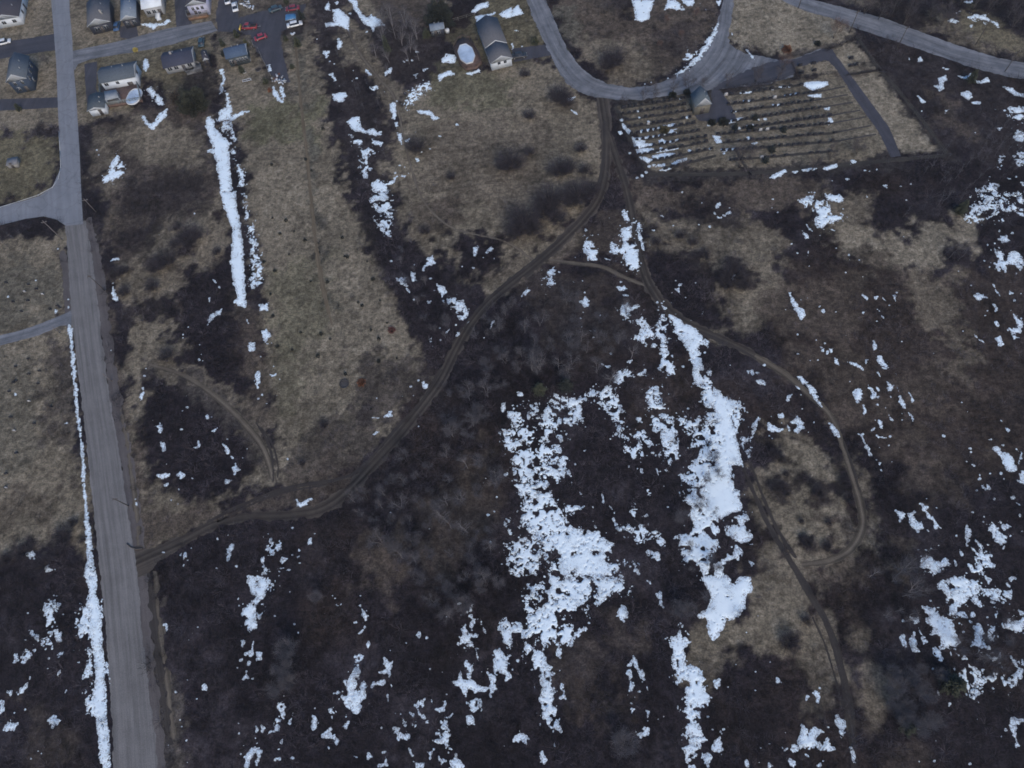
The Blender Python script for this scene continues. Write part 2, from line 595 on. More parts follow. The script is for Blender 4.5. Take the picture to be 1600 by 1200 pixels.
(1200,300,4): """h3 185,55 230,40 240,0 290,0 280,50 330,60 370,40 360,15 440,15 470,40 460,60 380,60 400,120 430,150 470,145 475,170 430,185 400,185 340,225 310,230 290,170 310,130 280,100 240,95
235,195 275,245 255,240
215,240 235,260 255,290 235,290
375,225 425,245 400,240
h5 1290,0 1600,0 1600,150 1550,130 1460,120 1470,180 1380,165 1300,200 1220,180 1240,120 1270,60 1260,30
@145,325,9
250,365 256,368 248,405
@425,350,6
@182,382,6
@257,463,6
@618,30,7
@865,50,4
@60,128,6
@25,98,4
@30,45,7
@470,105,8
@847,280,6
@508,393,7
@488,503,7
@593,530,6
@300,402,4
@510,425,4
@570,425,5
@1190,495,4
@325,272,6
130,630 175,690 205,730 240,765 205,800 185,760 155,700
310,715 330,710 320,725
330,745 350,735 355,760
@425,750,5
@247,662,5
@205,675,5
590,640 625,665 615,675
660,655 695,650 675,675
705,635 735,680 720,675
785,650 800,650 795,690
@805,628,7
@757,708,7
590,750 605,748 595,765
680,730 710,755
700,765 725,790
@680,808,5
1440,290 1490,265 1505,300 1460,320
h1 1415,375 1450,360 1480,430 1510,380 1560,370 1600,420 1590,450 1560,430 1590,490 1530,450 1490,460 1480,500 1455,460 1440,500 1420,470 1430,420
@1352,430,8
@1385,468,7
@1418,322,6
@1372,332,7
@1445,245,8
@1528,258,8
@1550,510,6
1290,655 1315,630 1370,660 1330,665 1320,685
1505,610 1530,630 1510,640
@1580,635,9
@1540,678,9
1405,575 1420,600
1420,610 1450,650
@1270,585,6
1400,700 1415,700 1440,745 1420,745
1410,815 1430,810 1445,845 1420,840
@1357,773,10
@1370,742,6
h1 1545,770 1590,810 1580,880 1550,880 1570,915 1535,920 1510,860 1560,850
1425,910 1450,900 1470,960 1440,960
300,930 330,960 360,1000 400,980 400,1000 370,1015 335,990
@355,945,8
415,1035 435,1045 445,1085 420,1070
660,925 680,980 660,990
500,1060 560,1075 590,1110 540,1085
680,1035 700,1025 755,1095 740,1105 700,1080
605,1050 630,1045 610,1075
680,1115 705,1160
185,1155 210,1155 255,1200 210,1200
740,1185 760,1190 750,1200
@512,1185,8
@185,890,5
@187,1013,6
@263,1053,6
@313,1050,6
@488,898,4
@815,900,6
@838,935,6
@1035,1010,5
@1218,870,4
@800,1138,5
@110,735,4
1290,890 1310,915
1310,915 1355,945""",
(0,600,4): """465,0 480,0 485,100 500,260 520,400 530,560 540,730 555,850 570,1000 580,1080 600,1200 535,1200 545,1100 540,980 530,870 530,740 515,600 505,400 490,270 470,130
165,1065 200,1035 220,1060 215,1085 185,1080
280,1160 300,1135 330,1165 290,1175
@345,1160,6
895,20 900,50 890,100 875,105 885,60
h1 970,260 1000,245 1020,270 1010,315 980,315 990,280
1005,365 1020,370 1035,410 1020,430
1195,400 1235,390 1240,355 1248,358 1245,395
1280,200 1300,185 1305,215 1285,215
@1322,207,7
@1173,145,9
@1142,167,8
@1132,285,9
@955,228,5
1320,295 1360,275 1340,305
1395,380 1420,385 1435,430 1425,435
@1420,345,6
1455,520 1480,480 1490,540 1465,570 1450,545
1440,450 1470,480
1410,600 1450,600 1415,625
985,575 1040,555 1060,570 1020,590
1110,570 1125,545 1150,575 1125,590
1025,630 1050,620 1045,640
@1072,722,9
@1112,750,5
@1120,657,7
@1200,590,6
@1042,502,5
@1090,525,4
@1518,462,5
@1545,405,5
@1165,75,3
@848,720,5
850,735 858,762
1415,1075 1430,1000 1465,1000 1445,1050 1420,1100
1140,1140 1165,1105 1150,1140
h6 1130,1060 1170,1060 1170,1095 1140,1095
@1360,965,8
@1195,1025,7
@1480,1140,11
@1357,1152,9
@1425,945,4
@1020,1052,8
@95,62,9
@190,225,7
400,250 435,242""",
(400,600,4): """250,720 270,740 320,725 325,755 270,770 260,745
330,720 360,720
h1 800,205 825,175 850,175 850,205
725,210 780,215
720,320 750,300 780,295 745,325
1035,0 1075,0 1070,25 1040,20
@967,15,9
@982,73,6
@1017,265,5
@915,78,4
1530,115 1555,120 1560,165 1535,170
1575,170 1600,160 1600,220 1580,205
h4 1540,280 1580,290 1600,350 1600,400 1570,410 1545,360 1550,310
1550,560 1575,550 1580,580 1550,575
@1450,820,10
@1490,795,7
@1467,990,9
@1435,590,7
@1420,618,5
@1505,710,7
@1083,905,4
@840,803,4
h6 1540,850 1590,850 1600,900 1600,1080 1580,1000 1590,950 1560,900
h1 70,1020 95,960 115,1020 140,990 170,1030 165,1050 120,1030 110,1070 80,1060
145,1110 165,1085 195,1095 165,1120
h1 30,1090 50,1075 55,1120 75,1160 50,1200 20,1200 50,1150
h3 320,1000 340,965 355,1000
135,1155 175,1150
190,1165 220,1160
@270,1040,8
@265,1078,9
@272,1118,8
@228,1068,7
@230,900,7
@368,935,5
@45,955,5
@75,937,4
0,0 20,20 10,40
@15,92,9
@42,70,8
@65,122,6
@130,70,5
@198,470,6
@755,90,4""",
(800,600,4): """h5 0,140 60,120 100,130 150,120 190,180 240,100 330,130 420,130 450,210 440,240 340,260 350,340 300,350 260,300 230,340 250,370 310,400 350,460 340,530 370,580 300,590 280,620 240,580 230,640 200,680 0,640
h3 0,620 230,620 250,700 280,760 330,830 350,870 260,900 200,960 150,980 100,920 60,880 50,800 60,740 40,680
h5 60,860 350,870 260,980 300,1200 220,1200 230,1120 180,1060 150,980 100,920
h1 330,870 400,910 460,920 540,920 580,980 630,1000 600,1060 600,1100 620,1200 300,1200 280,1050 230,960
h5 -50,1000 60,960 160,1000 200,1060 150,1200 0,1200 -40,1100
h6 -60,300 0,280 0,420 -40,420
h6 600,1080 640,1100 690,1150 640,1200 580,1200
h5 240,60 400,90 480,40 600,20 640,0 660,60 690,150 720,230 640,240 600,180 540,130 460,110 420,150 300,110
h2 20,70 60,40 100,110 40,90
h4 830,70 860,10 930,20 940,100 950,180 1010,200 1020,270 1040,330 1035,400 1040,470 1000,500 960,560 945,540 960,480 940,400 930,330 880,290 860,220 850,150
h5 680,200 740,280 820,290 870,350 900,440 880,460 850,380 800,330 830,480 830,500 790,450 740,480 760,540 740,530 730,450 700,430 710,340 640,320 650,270
800,520 830,560 800,565
900,530 910,528 915,570
780,215 800,200 810,240 790,240
h3 1160,0 1250,0 1270,60 1330,90 1400,120 1460,200 1400,230 1380,260 1400,330 1400,380 1430,440 1445,520 1370,510 1365,630 1300,560 1200,400 1190,250 1220,180 1190,100
1250,0 1340,100 1400,330 1440,510 1370,510 1365,640 1400,680 1430,740 1440,780 1300,840 1230,800 1200,700 1220,560 1290,470 1320,320 1270,180
h3 1200,380 1110,400 1130,300 1190,250 1300,380 1260,520 1200,640 1070,670 1150,660 1060,600 1040,560 1060,520 1110,510
h2 1070,670 1150,660 1250,640 1250,860 1150,860 1100,820 1140,770 1070,730
h2 1140,850 1280,790 1290,1000 1250,1060 1230,1200 1190,1200 1160,1140 1080,1110 1040,1030 1060,950 1140,900
h1 1400,760 1480,830 1460,880 1500,960 1490,990 1400,990 1380,960 1340,940 1350,880 1420,880
h1 1400,1010 1440,1050 1420,1090 1330,1120 1320,1200 1260,1200 1260,1120 1320,1090 1380,1060
h4 1040,200 1180,220 1190,250 1100,340 1070,280 1040,260
h3 1420,340 1500,330 1490,370 1450,380 1490,410 1480,450 1450,430
1500,250 1540,210 1530,280 1505,310
h4 820,650 900,680 890,700 840,690
h3 745,800 760,710 775,790 770,830 730,835
560,680 580,740 565,740
600,750 650,800 640,810
500,760 510,780
h1 340,760 445,765 440,780 390,790 380,835 350,820
h3 420,670 440,700
635,840 660,880 640,890
510,850 530,900 515,900
h4 640,910 720,880 780,900 830,880 910,910 960,1000 940,1030 890,960 830,930 820,990 780,1000 760,930
h2 850,1040 920,1050 920,1090 870,1120 850,1110
h4 1000,960 1050,940 1060,980
h4 640,1100 700,1080 780,1110 790,1180 760,1170 740,1120 680,1130
h4 530,20 600,10 640,60 560,90
h4 1250,20 1330,80 1420,110 1475,190 1430,240 1390,330 1340,260 1290,140
h4 1330,560 1380,560 1420,690 1370,760 1320,700
@835,825,14
@975,768,9
@455,415,10
@395,500,8
@910,100,7
@1100,155,10
@615,345,6
@950,640,4
1460,1090 1510,1110 1500,1140""",
(1200,600,4): """225,0 255,0 300,50 310,90 335,145 290,90 260,40
380,240 440,300 445,345 415,320 395,275
0,240 60,275 100,285 80,300 0,290
115,90 150,65 120,115
170,10 200,35
65,190 95,185 95,215 70,215
145,240 180,195 210,230 225,270 200,280 185,300 170,295 190,255
120,250 140,290 125,295
@20,203,6
@85,243,6
@288,240,6
@207,68,6
@212,155,5
@252,300,4
@25,340,8
@8,325,6
535,60 560,25 590,40 590,80 560,110 545,95
595,135 620,165 600,185
625,10 660,50 685,85 650,95 640,90 655,50
675,20 695,25 690,50
750,0 785,15 770,40 745,45
805,15 822,50 812,50
680,105 695,150
765,75 767,95
815,110 830,75 855,150
885,60 910,90 905,120
880,180 910,200 905,235
750,185 780,230 765,225
670,225 710,230 720,285 700,270
635,295 670,275 650,300
680,320 735,335 690,340
@838,185,5
@837,225,6
@767,327,8
@735,150,4
@755,383,7
@697,398,4
570,310 590,315 610,370 640,430 675,470 630,430 595,360
690,490 710,490 695,515
700,530 712,545
@775,487,5
@1097,325,12
1480,270 1515,290 1500,310
1450,220 1465,240
1375,350 1415,345
@1247,173,4
@1210,115,4
1405,400 1430,390 1460,440 1500,430 1530,460 1555,540 1500,550 1480,520 1460,470
@1265,403,13
@1265,425,9
h2 1560,410 1595,430 1575,500 1560,490 1575,440
1570,560 1600,545 1600,640 1565,600
1310,600 1325,565 1345,600
@1390,560,11
h2 1330,635 1370,630 1385,660 1360,665
@1305,665,9
@1413,718,10
@1528,710,16
1550,740 1580,760
@1240,485,6
1275,505 1305,500 1300,520
@1470,382,9
@1455,558,13
@1475,595,6
@1575,820,9
@1280,800,8
@1350,830,7
@1345,862,6
@1495,855,6
805,795 860,810 850,840 825,860
875,820 900,810 920,850 960,870 970,900 940,930 905,910 885,870
955,750 990,770 990,800 1050,860 1070,895 1040,900 1030,850 1000,840 985,805 960,800
985,905 1010,925
@1177,948,10
@1055,775,7
@915,800,8
@990,718,5
@1118,885,5
1245,890 1270,940 1240,1010 1235,970
h1 1385,900 1410,860 1430,900 1450,940 1490,960 1480,1000 1430,990 1410,950
h1 1450,860 1510,890 1470,920
1460,1030 1480,1010 1475,1040
@1515,950,9
@1585,922,9
h1 960,1090 1020,1070 1060,1110 1110,1090 1130,1130 1080,1150 1050,1190 1000,1160 960,1140
1200,1030 1220,1070 1205,1075
1165,1100 1180,1160
1270,1020 1300,1050
h3 1300,980 1340,1000 1360,1060 1390,1070 1370,1090 1410,1130 1400,1150 1360,1140 1380,1200 1290,1200 1250,1140 1240,1110 1290,1140 1300,1070 1320,1050
@1020,1027,7
@1378,1005,9
@1065,1010,5""",
(0,900,4): """540,0 600,0 610,120 635,250 640,400 650,550 665,750 670,900 685,1050 690,1200 650,1200 620,1150 615,1050 605,900 575,850 580,730 600,670 600,600 590,540 575,400 555,350 560,200 540,180 555,100
h3 485,220 540,180 580,250 580,380 545,400 510,400 490,370 480,300
h5 520,710 570,700 610,720 610,860 570,880 530,800 540,730
h4 545,460 570,460 580,560 590,640 520,640 540,560
h4 285,170 345,145 380,180 350,240 360,300 335,330 320,380 325,440 290,455 255,430 270,350 290,300 275,240
340,340 380,350 385,400 370,445 350,390
180,340 210,335 215,370 240,370 240,400 200,370
h2 135,490 165,460 210,470 190,510 150,540
h2 85,495 110,485 115,530 90,555
h4 345,490 400,475 370,530
h5 350,600 375,590 385,625 355,635
45,720 75,715 70,750
100,730 160,690 190,630 170,690 130,735
0,770 20,760 20,840 0,860
290,910 330,880 380,905 350,930 330,950 310,925
20,965 60,915 105,925 90,960 50,965
@335,122,9
@175,232,6
@470,228,8
@395,240,6
@478,372,8
@305,515,8
@300,578,8
@155,400,10
@85,437,5
@90,855,5
@157,835,8
@490,540,10
@240,1095,5
@193,1142,6
@258,1110,5
405,735 420,705
635,150 640,280
665,530 690,680
1025,300 1050,290 1055,330 1040,345
@1235,318,7
@1205,358,4
@1180,400,4
1250,680 1295,675 1290,710 1270,710
@1097,725,9
@1172,650,6
@1230,768,6
@1165,1028,8
@1135,940,6
@1125,900,5
@1172,1165,5
@1052,1058,4
@1490,142,8
@1495,185,7
1540,0 1600,0 1600,130 1570,100 1560,50
h2 1515,190 1600,140 1600,330 1560,340 1520,280 1510,240
h1 1510,410 1530,400 1520,450 1500,440
1585,410 1590,470 1570,500 1530,490 1570,470
@1505,522,17
@1555,550,14
@1485,575,5
1510,640 1540,610 1550,640 1530,655
@1578,640,13
@1540,598,9
1530,1140 1560,1090 1600,1060 1600,1110 1550,1150 1550,1200 1530,1200
@1505,1112,9
@1495,985,9
@1492,922,6
@1595,1012,8
@1523,1060,5""",
(400,900,4): """h1 0,0 130,0 110,60 60,80 40,150 0,190
0,250 40,230 20,270
h1 500,180 525,155 535,175 515,195
650,165 665,200 705,250 685,290 660,245 655,200
640,360 670,340 680,305 690,320 660,360
@622,290,12
@655,125,7
@478,122,5
@495,140,5
690,440 705,405 712,440 705,475 692,465
h2 610,500 640,480 675,500 665,530 630,530
h1 590,620 615,570 640,560 660,600 630,640 625,680 600,720 650,720 660,670 680,670 680,740 700,750 660,780 650,830 630,870 610,850 590,790 580,830 560,840 540,760 565,740 555,690 585,660
800,515 830,540 855,540 835,590 850,620 800,610 775,605 815,585
710,680 760,650 800,650 805,670 760,680 720,695
840,670 860,690 845,700
815,740 830,740 825,785
h1 475,735 520,710 530,730 500,740
h2 450,830 480,825 500,850 475,885
355,880 380,880 385,940 365,970 350,950
h2 545,930 575,915 565,960 530,965
405,990 450,985 465,950 490,1000 520,1030 510,1050 470,1015 420,1005
450,1060 460,1085
h2 110,820 150,795 170,820 175,870 145,910 130,960 120,950 130,890 145,850
30,930 45,940 70,925 50,970 40,1000
55,1015 95,955 110,970 75,990
200,920 235,860 215,930
0,480 45,475 30,520 5,525
0,940 15,960 0,980
0,1075 35,1080 40,1130 10,1185 0,1180
150,1040 165,1020 165,1055
h3 115,1160 140,1085 155,1150
@230,1140,12
690,1160 700,1105 730,1130 710,1155
775,1085 815,1100 790,1115
610,1125 640,1140
755,1190 800,1160 810,1130 830,1190
850,950 885,945 905,990 960,990 965,1015 920,1020 890,1000 895,1035
915,890 945,900 940,975 925,930
960,850 990,860 985,890
h3 960,900 1020,900 1000,950
1015,855 1060,880 1080,925 1050,900
h1 990,810 1060,765 1050,790 1010,835
1095,770 1105,800
1120,835 1170,820 1180,780 1190,850 1150,845
1190,880 1230,860 1215,885
h1 1160,905 1195,900 1190,960 1215,990 1200,1050 1225,1085 1190,1080 1180,1030 1140,1050 1110,1020 1150,1020 1180,990 1135,980
955,1080 990,1130 975,1130
1075,1100 1115,1080 1090,1140
1140,1130 1190,1160 1160,1185
1215,1170 1250,1115 1285,1160 1290,1200 1210,1200
990,1160 1050,1170 1040,1200 1000,1200
h1 1275,390 1310,310 1320,360 1340,350 1345,200 1370,270 1350,350 1385,375 1350,400 1370,450 1330,440 1300,410 1265,440 1290,400
1400,265 1440,365 1420,340
@1268,172,12
1375,450 1390,530 1380,510
1305,510 1340,560 1360,550 1340,640 1400,690 1450,700 1440,720 1370,720 1320,700 1310,750 1280,700 1220,660 1260,650 1280,590 1290,640 1320,640
1445,600 1490,640 1495,700 1470,740 1460,700 1470,650
h1 1330,770 1390,775 1400,830 1360,850 1335,830
1315,880 1350,865 1365,930 1320,930
h1 1470,480 1520,455 1580,500 1580,580 1590,620 1570,660 1530,600 1500,600 1470,570 1490,520
h3 1515,320 1550,260 1600,300 1600,470 1570,450 1540,380
1000,370 1015,350 1030,370 1010,395
@1065,385,12
@1190,255,6
@1280,245,6
@1315,225,9
@1088,580,7
@1165,603,7
@430,237,5
@240,270,6
@240,300,12
@120,250,8
@265,355,8
@213,100,7
@368,828,6
@705,800,8
@175,750,8
@785,950,6
@1192,740,6
@1265,960,4
@1550,1063,5
@1410,600,6
@870,860,7
@905,862,6
@838,465,5
@940,418,5""",
(800,900,4): """h3 220,0 690,0 720,70 740,130 700,100 600,130 540,180 470,160 460,240 440,180 400,200 390,240 300,250 200,200 200,100 240,80
h3 200,200 400,190 390,240 360,290 380,330 395,370 380,440 300,430 210,440 130,450 90,520 70,400 30,370 0,340 0,290 100,250 160,210
300,430 300,500 280,500 280,430
h5 100,60 220,60 200,210 100,250 60,160
h1 380,360 420,340 490,270 490,300 460,350 410,375
660,230 690,180 730,200 725,260 700,285 660,250
h1 840,30 880,40 860,65
900,105 930,110 945,200 920,180 925,150
h1 130,470 190,460 210,530 245,570 240,640 260,720 250,810 280,840 265,890 310,930 305,980 270,960 220,930 190,870 190,800 170,770 190,700 175,650 180,600 130,580 120,520
260,970 270,1070 262,1070
h1 300,680 315,665 335,700 325,760 295,765 320,720
15,1020 50,975 100,1015 90,1045 30,1045
165,1100 185,1095 220,1140 200,1180
730,560 760,510 780,530 815,610 820,645 795,620 780,570 750,550
720,600 750,590 750,650 760,690 735,720 730,650
@795,722,11
840,680 850,720
735,790 755,800
745,880 745,830 790,820 760,840
830,830 865,850 845,880
780,990 815,985 830,945 860,965 845,990 805,1015
@947,880,7
@912,895,5
@768,760,5
@815,662,5
@725,745,6
@35,530,12
@110,70,10
@300,590,5
@847,905,5
@898,513,4
1170,0 1350,0 1380,50 1430,10 1480,10 1500,90 1460,110 1450,220 1400,260 1340,280 1305,340 1260,395 1240,370 1215,320 1230,280 1165,250 1230,200 1250,130 1220,80
h1 1060,290 1090,340 1120,400 1080,440 1080,500 1090,560 1150,560 1200,600 1215,650 1215,720 1240,770 1220,820 1180,820 1160,900 1190,970 1210,1030 1160,1080 1140,1150 1140,1200 1100,1200 1070,1100 1060,1050 1090,1030 1075,990 1110,930 1080,850 1080,780 1090,680 1040,660 1010,600 1000,500 990,400 1040,370
1250,650 1300,645 1280,715
@1352,692,9
1300,980 1310,1100 1260,1100 1260,1050 1290,1020
@1320,958,9
@1253,960,7
@1348,945,6
@1225,880,6
1190,1120 1220,1095 1255,1130 1220,1190 1195,1150
1450,1150 1475,1160 1480,1200 1460,1200
@1545,1165,7
@1400,1157,5
@1520,715,7
@1520,598,5
@1538,250,5
@1400,553,5
@1465,352,4
@1555,1075,6""",
(1200,900,4): """h2 1060,55 1100,20 1210,0 1320,20 1330,90 1300,130 1330,190 1250,130 1240,180 1200,180 1250,275 1200,270 1130,240 1130,160 1100,110
h3 1340,90 1490,90 1500,50 1530,110 1490,160 1430,150 1340,120
1360,0 1400,20 1380,60
h1 975,200 1040,200 1080,250 1150,270 1170,350 1195,410 1180,470 1140,440 1080,440 1070,380 1010,360 1030,320 990,270
@1015,155,11
890,260 940,265 945,290 920,300
930,300 960,365 950,355
900,380 930,420 940,470 905,480 890,400
825,395 850,375 865,440 860,455
950,385 995,410 970,435
905,340 920,370
@845,280,10
@842,220,5
h1 1280,310 1345,300 1350,350 1330,400 1385,450 1330,430 1275,435 1300,380
h3 1400,300 1500,290 1600,260 1600,360 1540,350 1450,310 1400,350 1400,400 1370,390 1380,330
1500,270 1560,290 1560,350 1520,340
h1 1035,450 1080,460 1075,500 1110,560 1040,480
h4 1150,570 1210,600 1250,560 1320,600 1340,640 1400,630 1440,600 1530,610 1600,560 1600,640 1530,690 1400,700 1350,710 1320,730 1290,770 1240,740 1180,740 1200,690 1190,640
1365,490 1400,510 1450,490 1460,520 1400,530
1300,480 1320,460 1320,520
h2 1190,540 1230,500 1240,520
h4 1500,480 1550,540 1600,500 1600,560 1530,560
h4 1400,160 1450,200 1460,290 1420,270
1500,10 1550,0 1560,20 1520,35
1560,210 1600,220 1600,270
@1275,245,16
@1195,295,10
@1220,350,12
@1370,260,9
@1300,330,8
1110,790 1140,780 1155,805 1130,820
1060,720 1070,750
@1030,580,11
1510,895 1580,895 1550,930 1560,1060 1520,990
@1485,965,12
@1458,1005,8
@1262,1175,9
@1310,895,4
420,870 450,885 480,920 475,980 455,1000 450,950 430,930
150,1060 200,1020 210,930 245,960 250,1000 280,940 350,975 300,990 300,1030 340,1060 370,1020 410,1080 380,1090 320,1080 300,1050 250,1090 190,1070 160,1105
270,735 320,695 325,760 320,805 300,780 310,750
230,790 240,745 265,750
110,1120 140,1130 175,1160 160,1195 135,1170
0,1170 40,1190 0,1200
300,1185 330,1170 330,1200
85,1065 120,1080 100,1095
230,1110 255,1130
@375,945,12
@110,980,11
@345,1155,8
@312,897,5
@205,935,7
@935,958,9
@1040,1160,9
50,630 80,665 55,665
@12,540,6
@152,560,4
0,1050 20,1050
520,1080 540,1120 540,1190 530,1190
@945,1160,4
@1048,1030,6""",
}
def snow_field(X, Y, x0, y0, s):
    Fd = np.full(X.shape, -3.0)
    n1 = fbm(X, Y, 1.1, 4, 11); n2 = fbm(X, Y, 1.35, 2, 23)-.25*fbm(X, Y, 7, 2, 5); n3 = fbm(X, Y, .5, 2, 41); n4 = fbm(X, Y, .62, 3, 67)
    for (ox, oy, k), txt in SNOW.items():
        for ln in txt.strip().split('\n'):
            ln = ln.strip(); hole = 0
            if ln[0] == 'h': hole = int(ln[1]); ln = ln[3:]
            if ln[0] == '@':
                a, b, r = map(float, ln[1:].split(','))
                if r <= 0: continue
                random.seed(int(a*7+b)); cx, cy = a/k+ox, b/k+oy; r = r/k*.92; sy_ = random.uniform(.55, 1)
                pp = [(cx+r*random.uniform(.6, 1.3)*math.cos(t*math.pi/3.5), cy+sy_*r*random.uniform(.6, 1.3)*math.sin(t*math.pi/3.5)) for t in range(7)]
            else:
                pp = [tuple(map(float, q.split(','))) for q in ln.split()]
                pp = [(a/k+ox, b/k+oy) for a, b in pp]
            if len(pp) == 2:
                (ax, ay), (bx, by) = pp; L = math.hypot(bx-ax, by-ay)+1e-6; nx, ny = -(by-ay)/L, (bx-ax)/L; w = min(1.3, L*.15+.35)
                pp = [(ax, ay), ((ax+bx)/2+nx*w, (ay+by)/2+ny*w), (bx, by), ((ax+bx)/2-nx*w, (ay+by)/2-ny*w)]
            p = wpts(pp); a_ = p.min(0)-3.5; b_ = p.max(0)+3.5
            i0 = max(0, int((a_[0]-x0)/s)); i1 = min(X.shape[1], int((b_[0]-x0)/s)+2)
            j0 = max(0, int((a_[1]-y0)/s)); j1 = min(X.shape[0], int((b_[1]-y0)/s)+2)
            if i1 <= i0 or j1 <= j0: continue
            sl = (slice(j0, j1), slice(i0, i1)); d = sdf_poly(X[sl], Y[sl], p)
            q = np.roll(p, -1, 0); area = abs((p[:, 0]*q[:, 1]-q[:, 0]*p[:, 1]).sum())/2
            amp = min(.75 if hole else .5, .28*math.sqrt(area)+(.14 if .3 < area < 14 else .05))*(.5 if oy in (120, 130) else 1); grow = .22 if oy in (120, 130) else (.02 if area < 1.2 else .1)
            f = d+amp*(n1[sl]*.9+n3[sl]*(.9 if area < 6 else .6))+grow
            if hole:
                f = np.minimum(f, 1.0) - (.5+.32*hole)*np.clip(n2[sl]*2.2+.45*n3[sl]-(.62-.085*hole), 0, 1.2)*1.7
                f -= (1.3+.6*hole)*np.clip(n4[sl]*2.2-(.68-.11*hole), 0, 1)
            elif area > 12 and oy not in (120, 130): f = np.minimum(f, 1.6)-4*np.clip(n4[sl]*2.2-1.0, 0, 1)
            if area > 6 and hole and oy not in (120, 130):      # crumbs of snow left around the ragged patches
                f = np.maximum(f, np.minimum(n4[sl]*1.5-.62+.22*np.minimum(d, 0), .35)*(.6+.12*hole))
            Fd[sl] = np.maximum(Fd[sl], f)
    return Fd
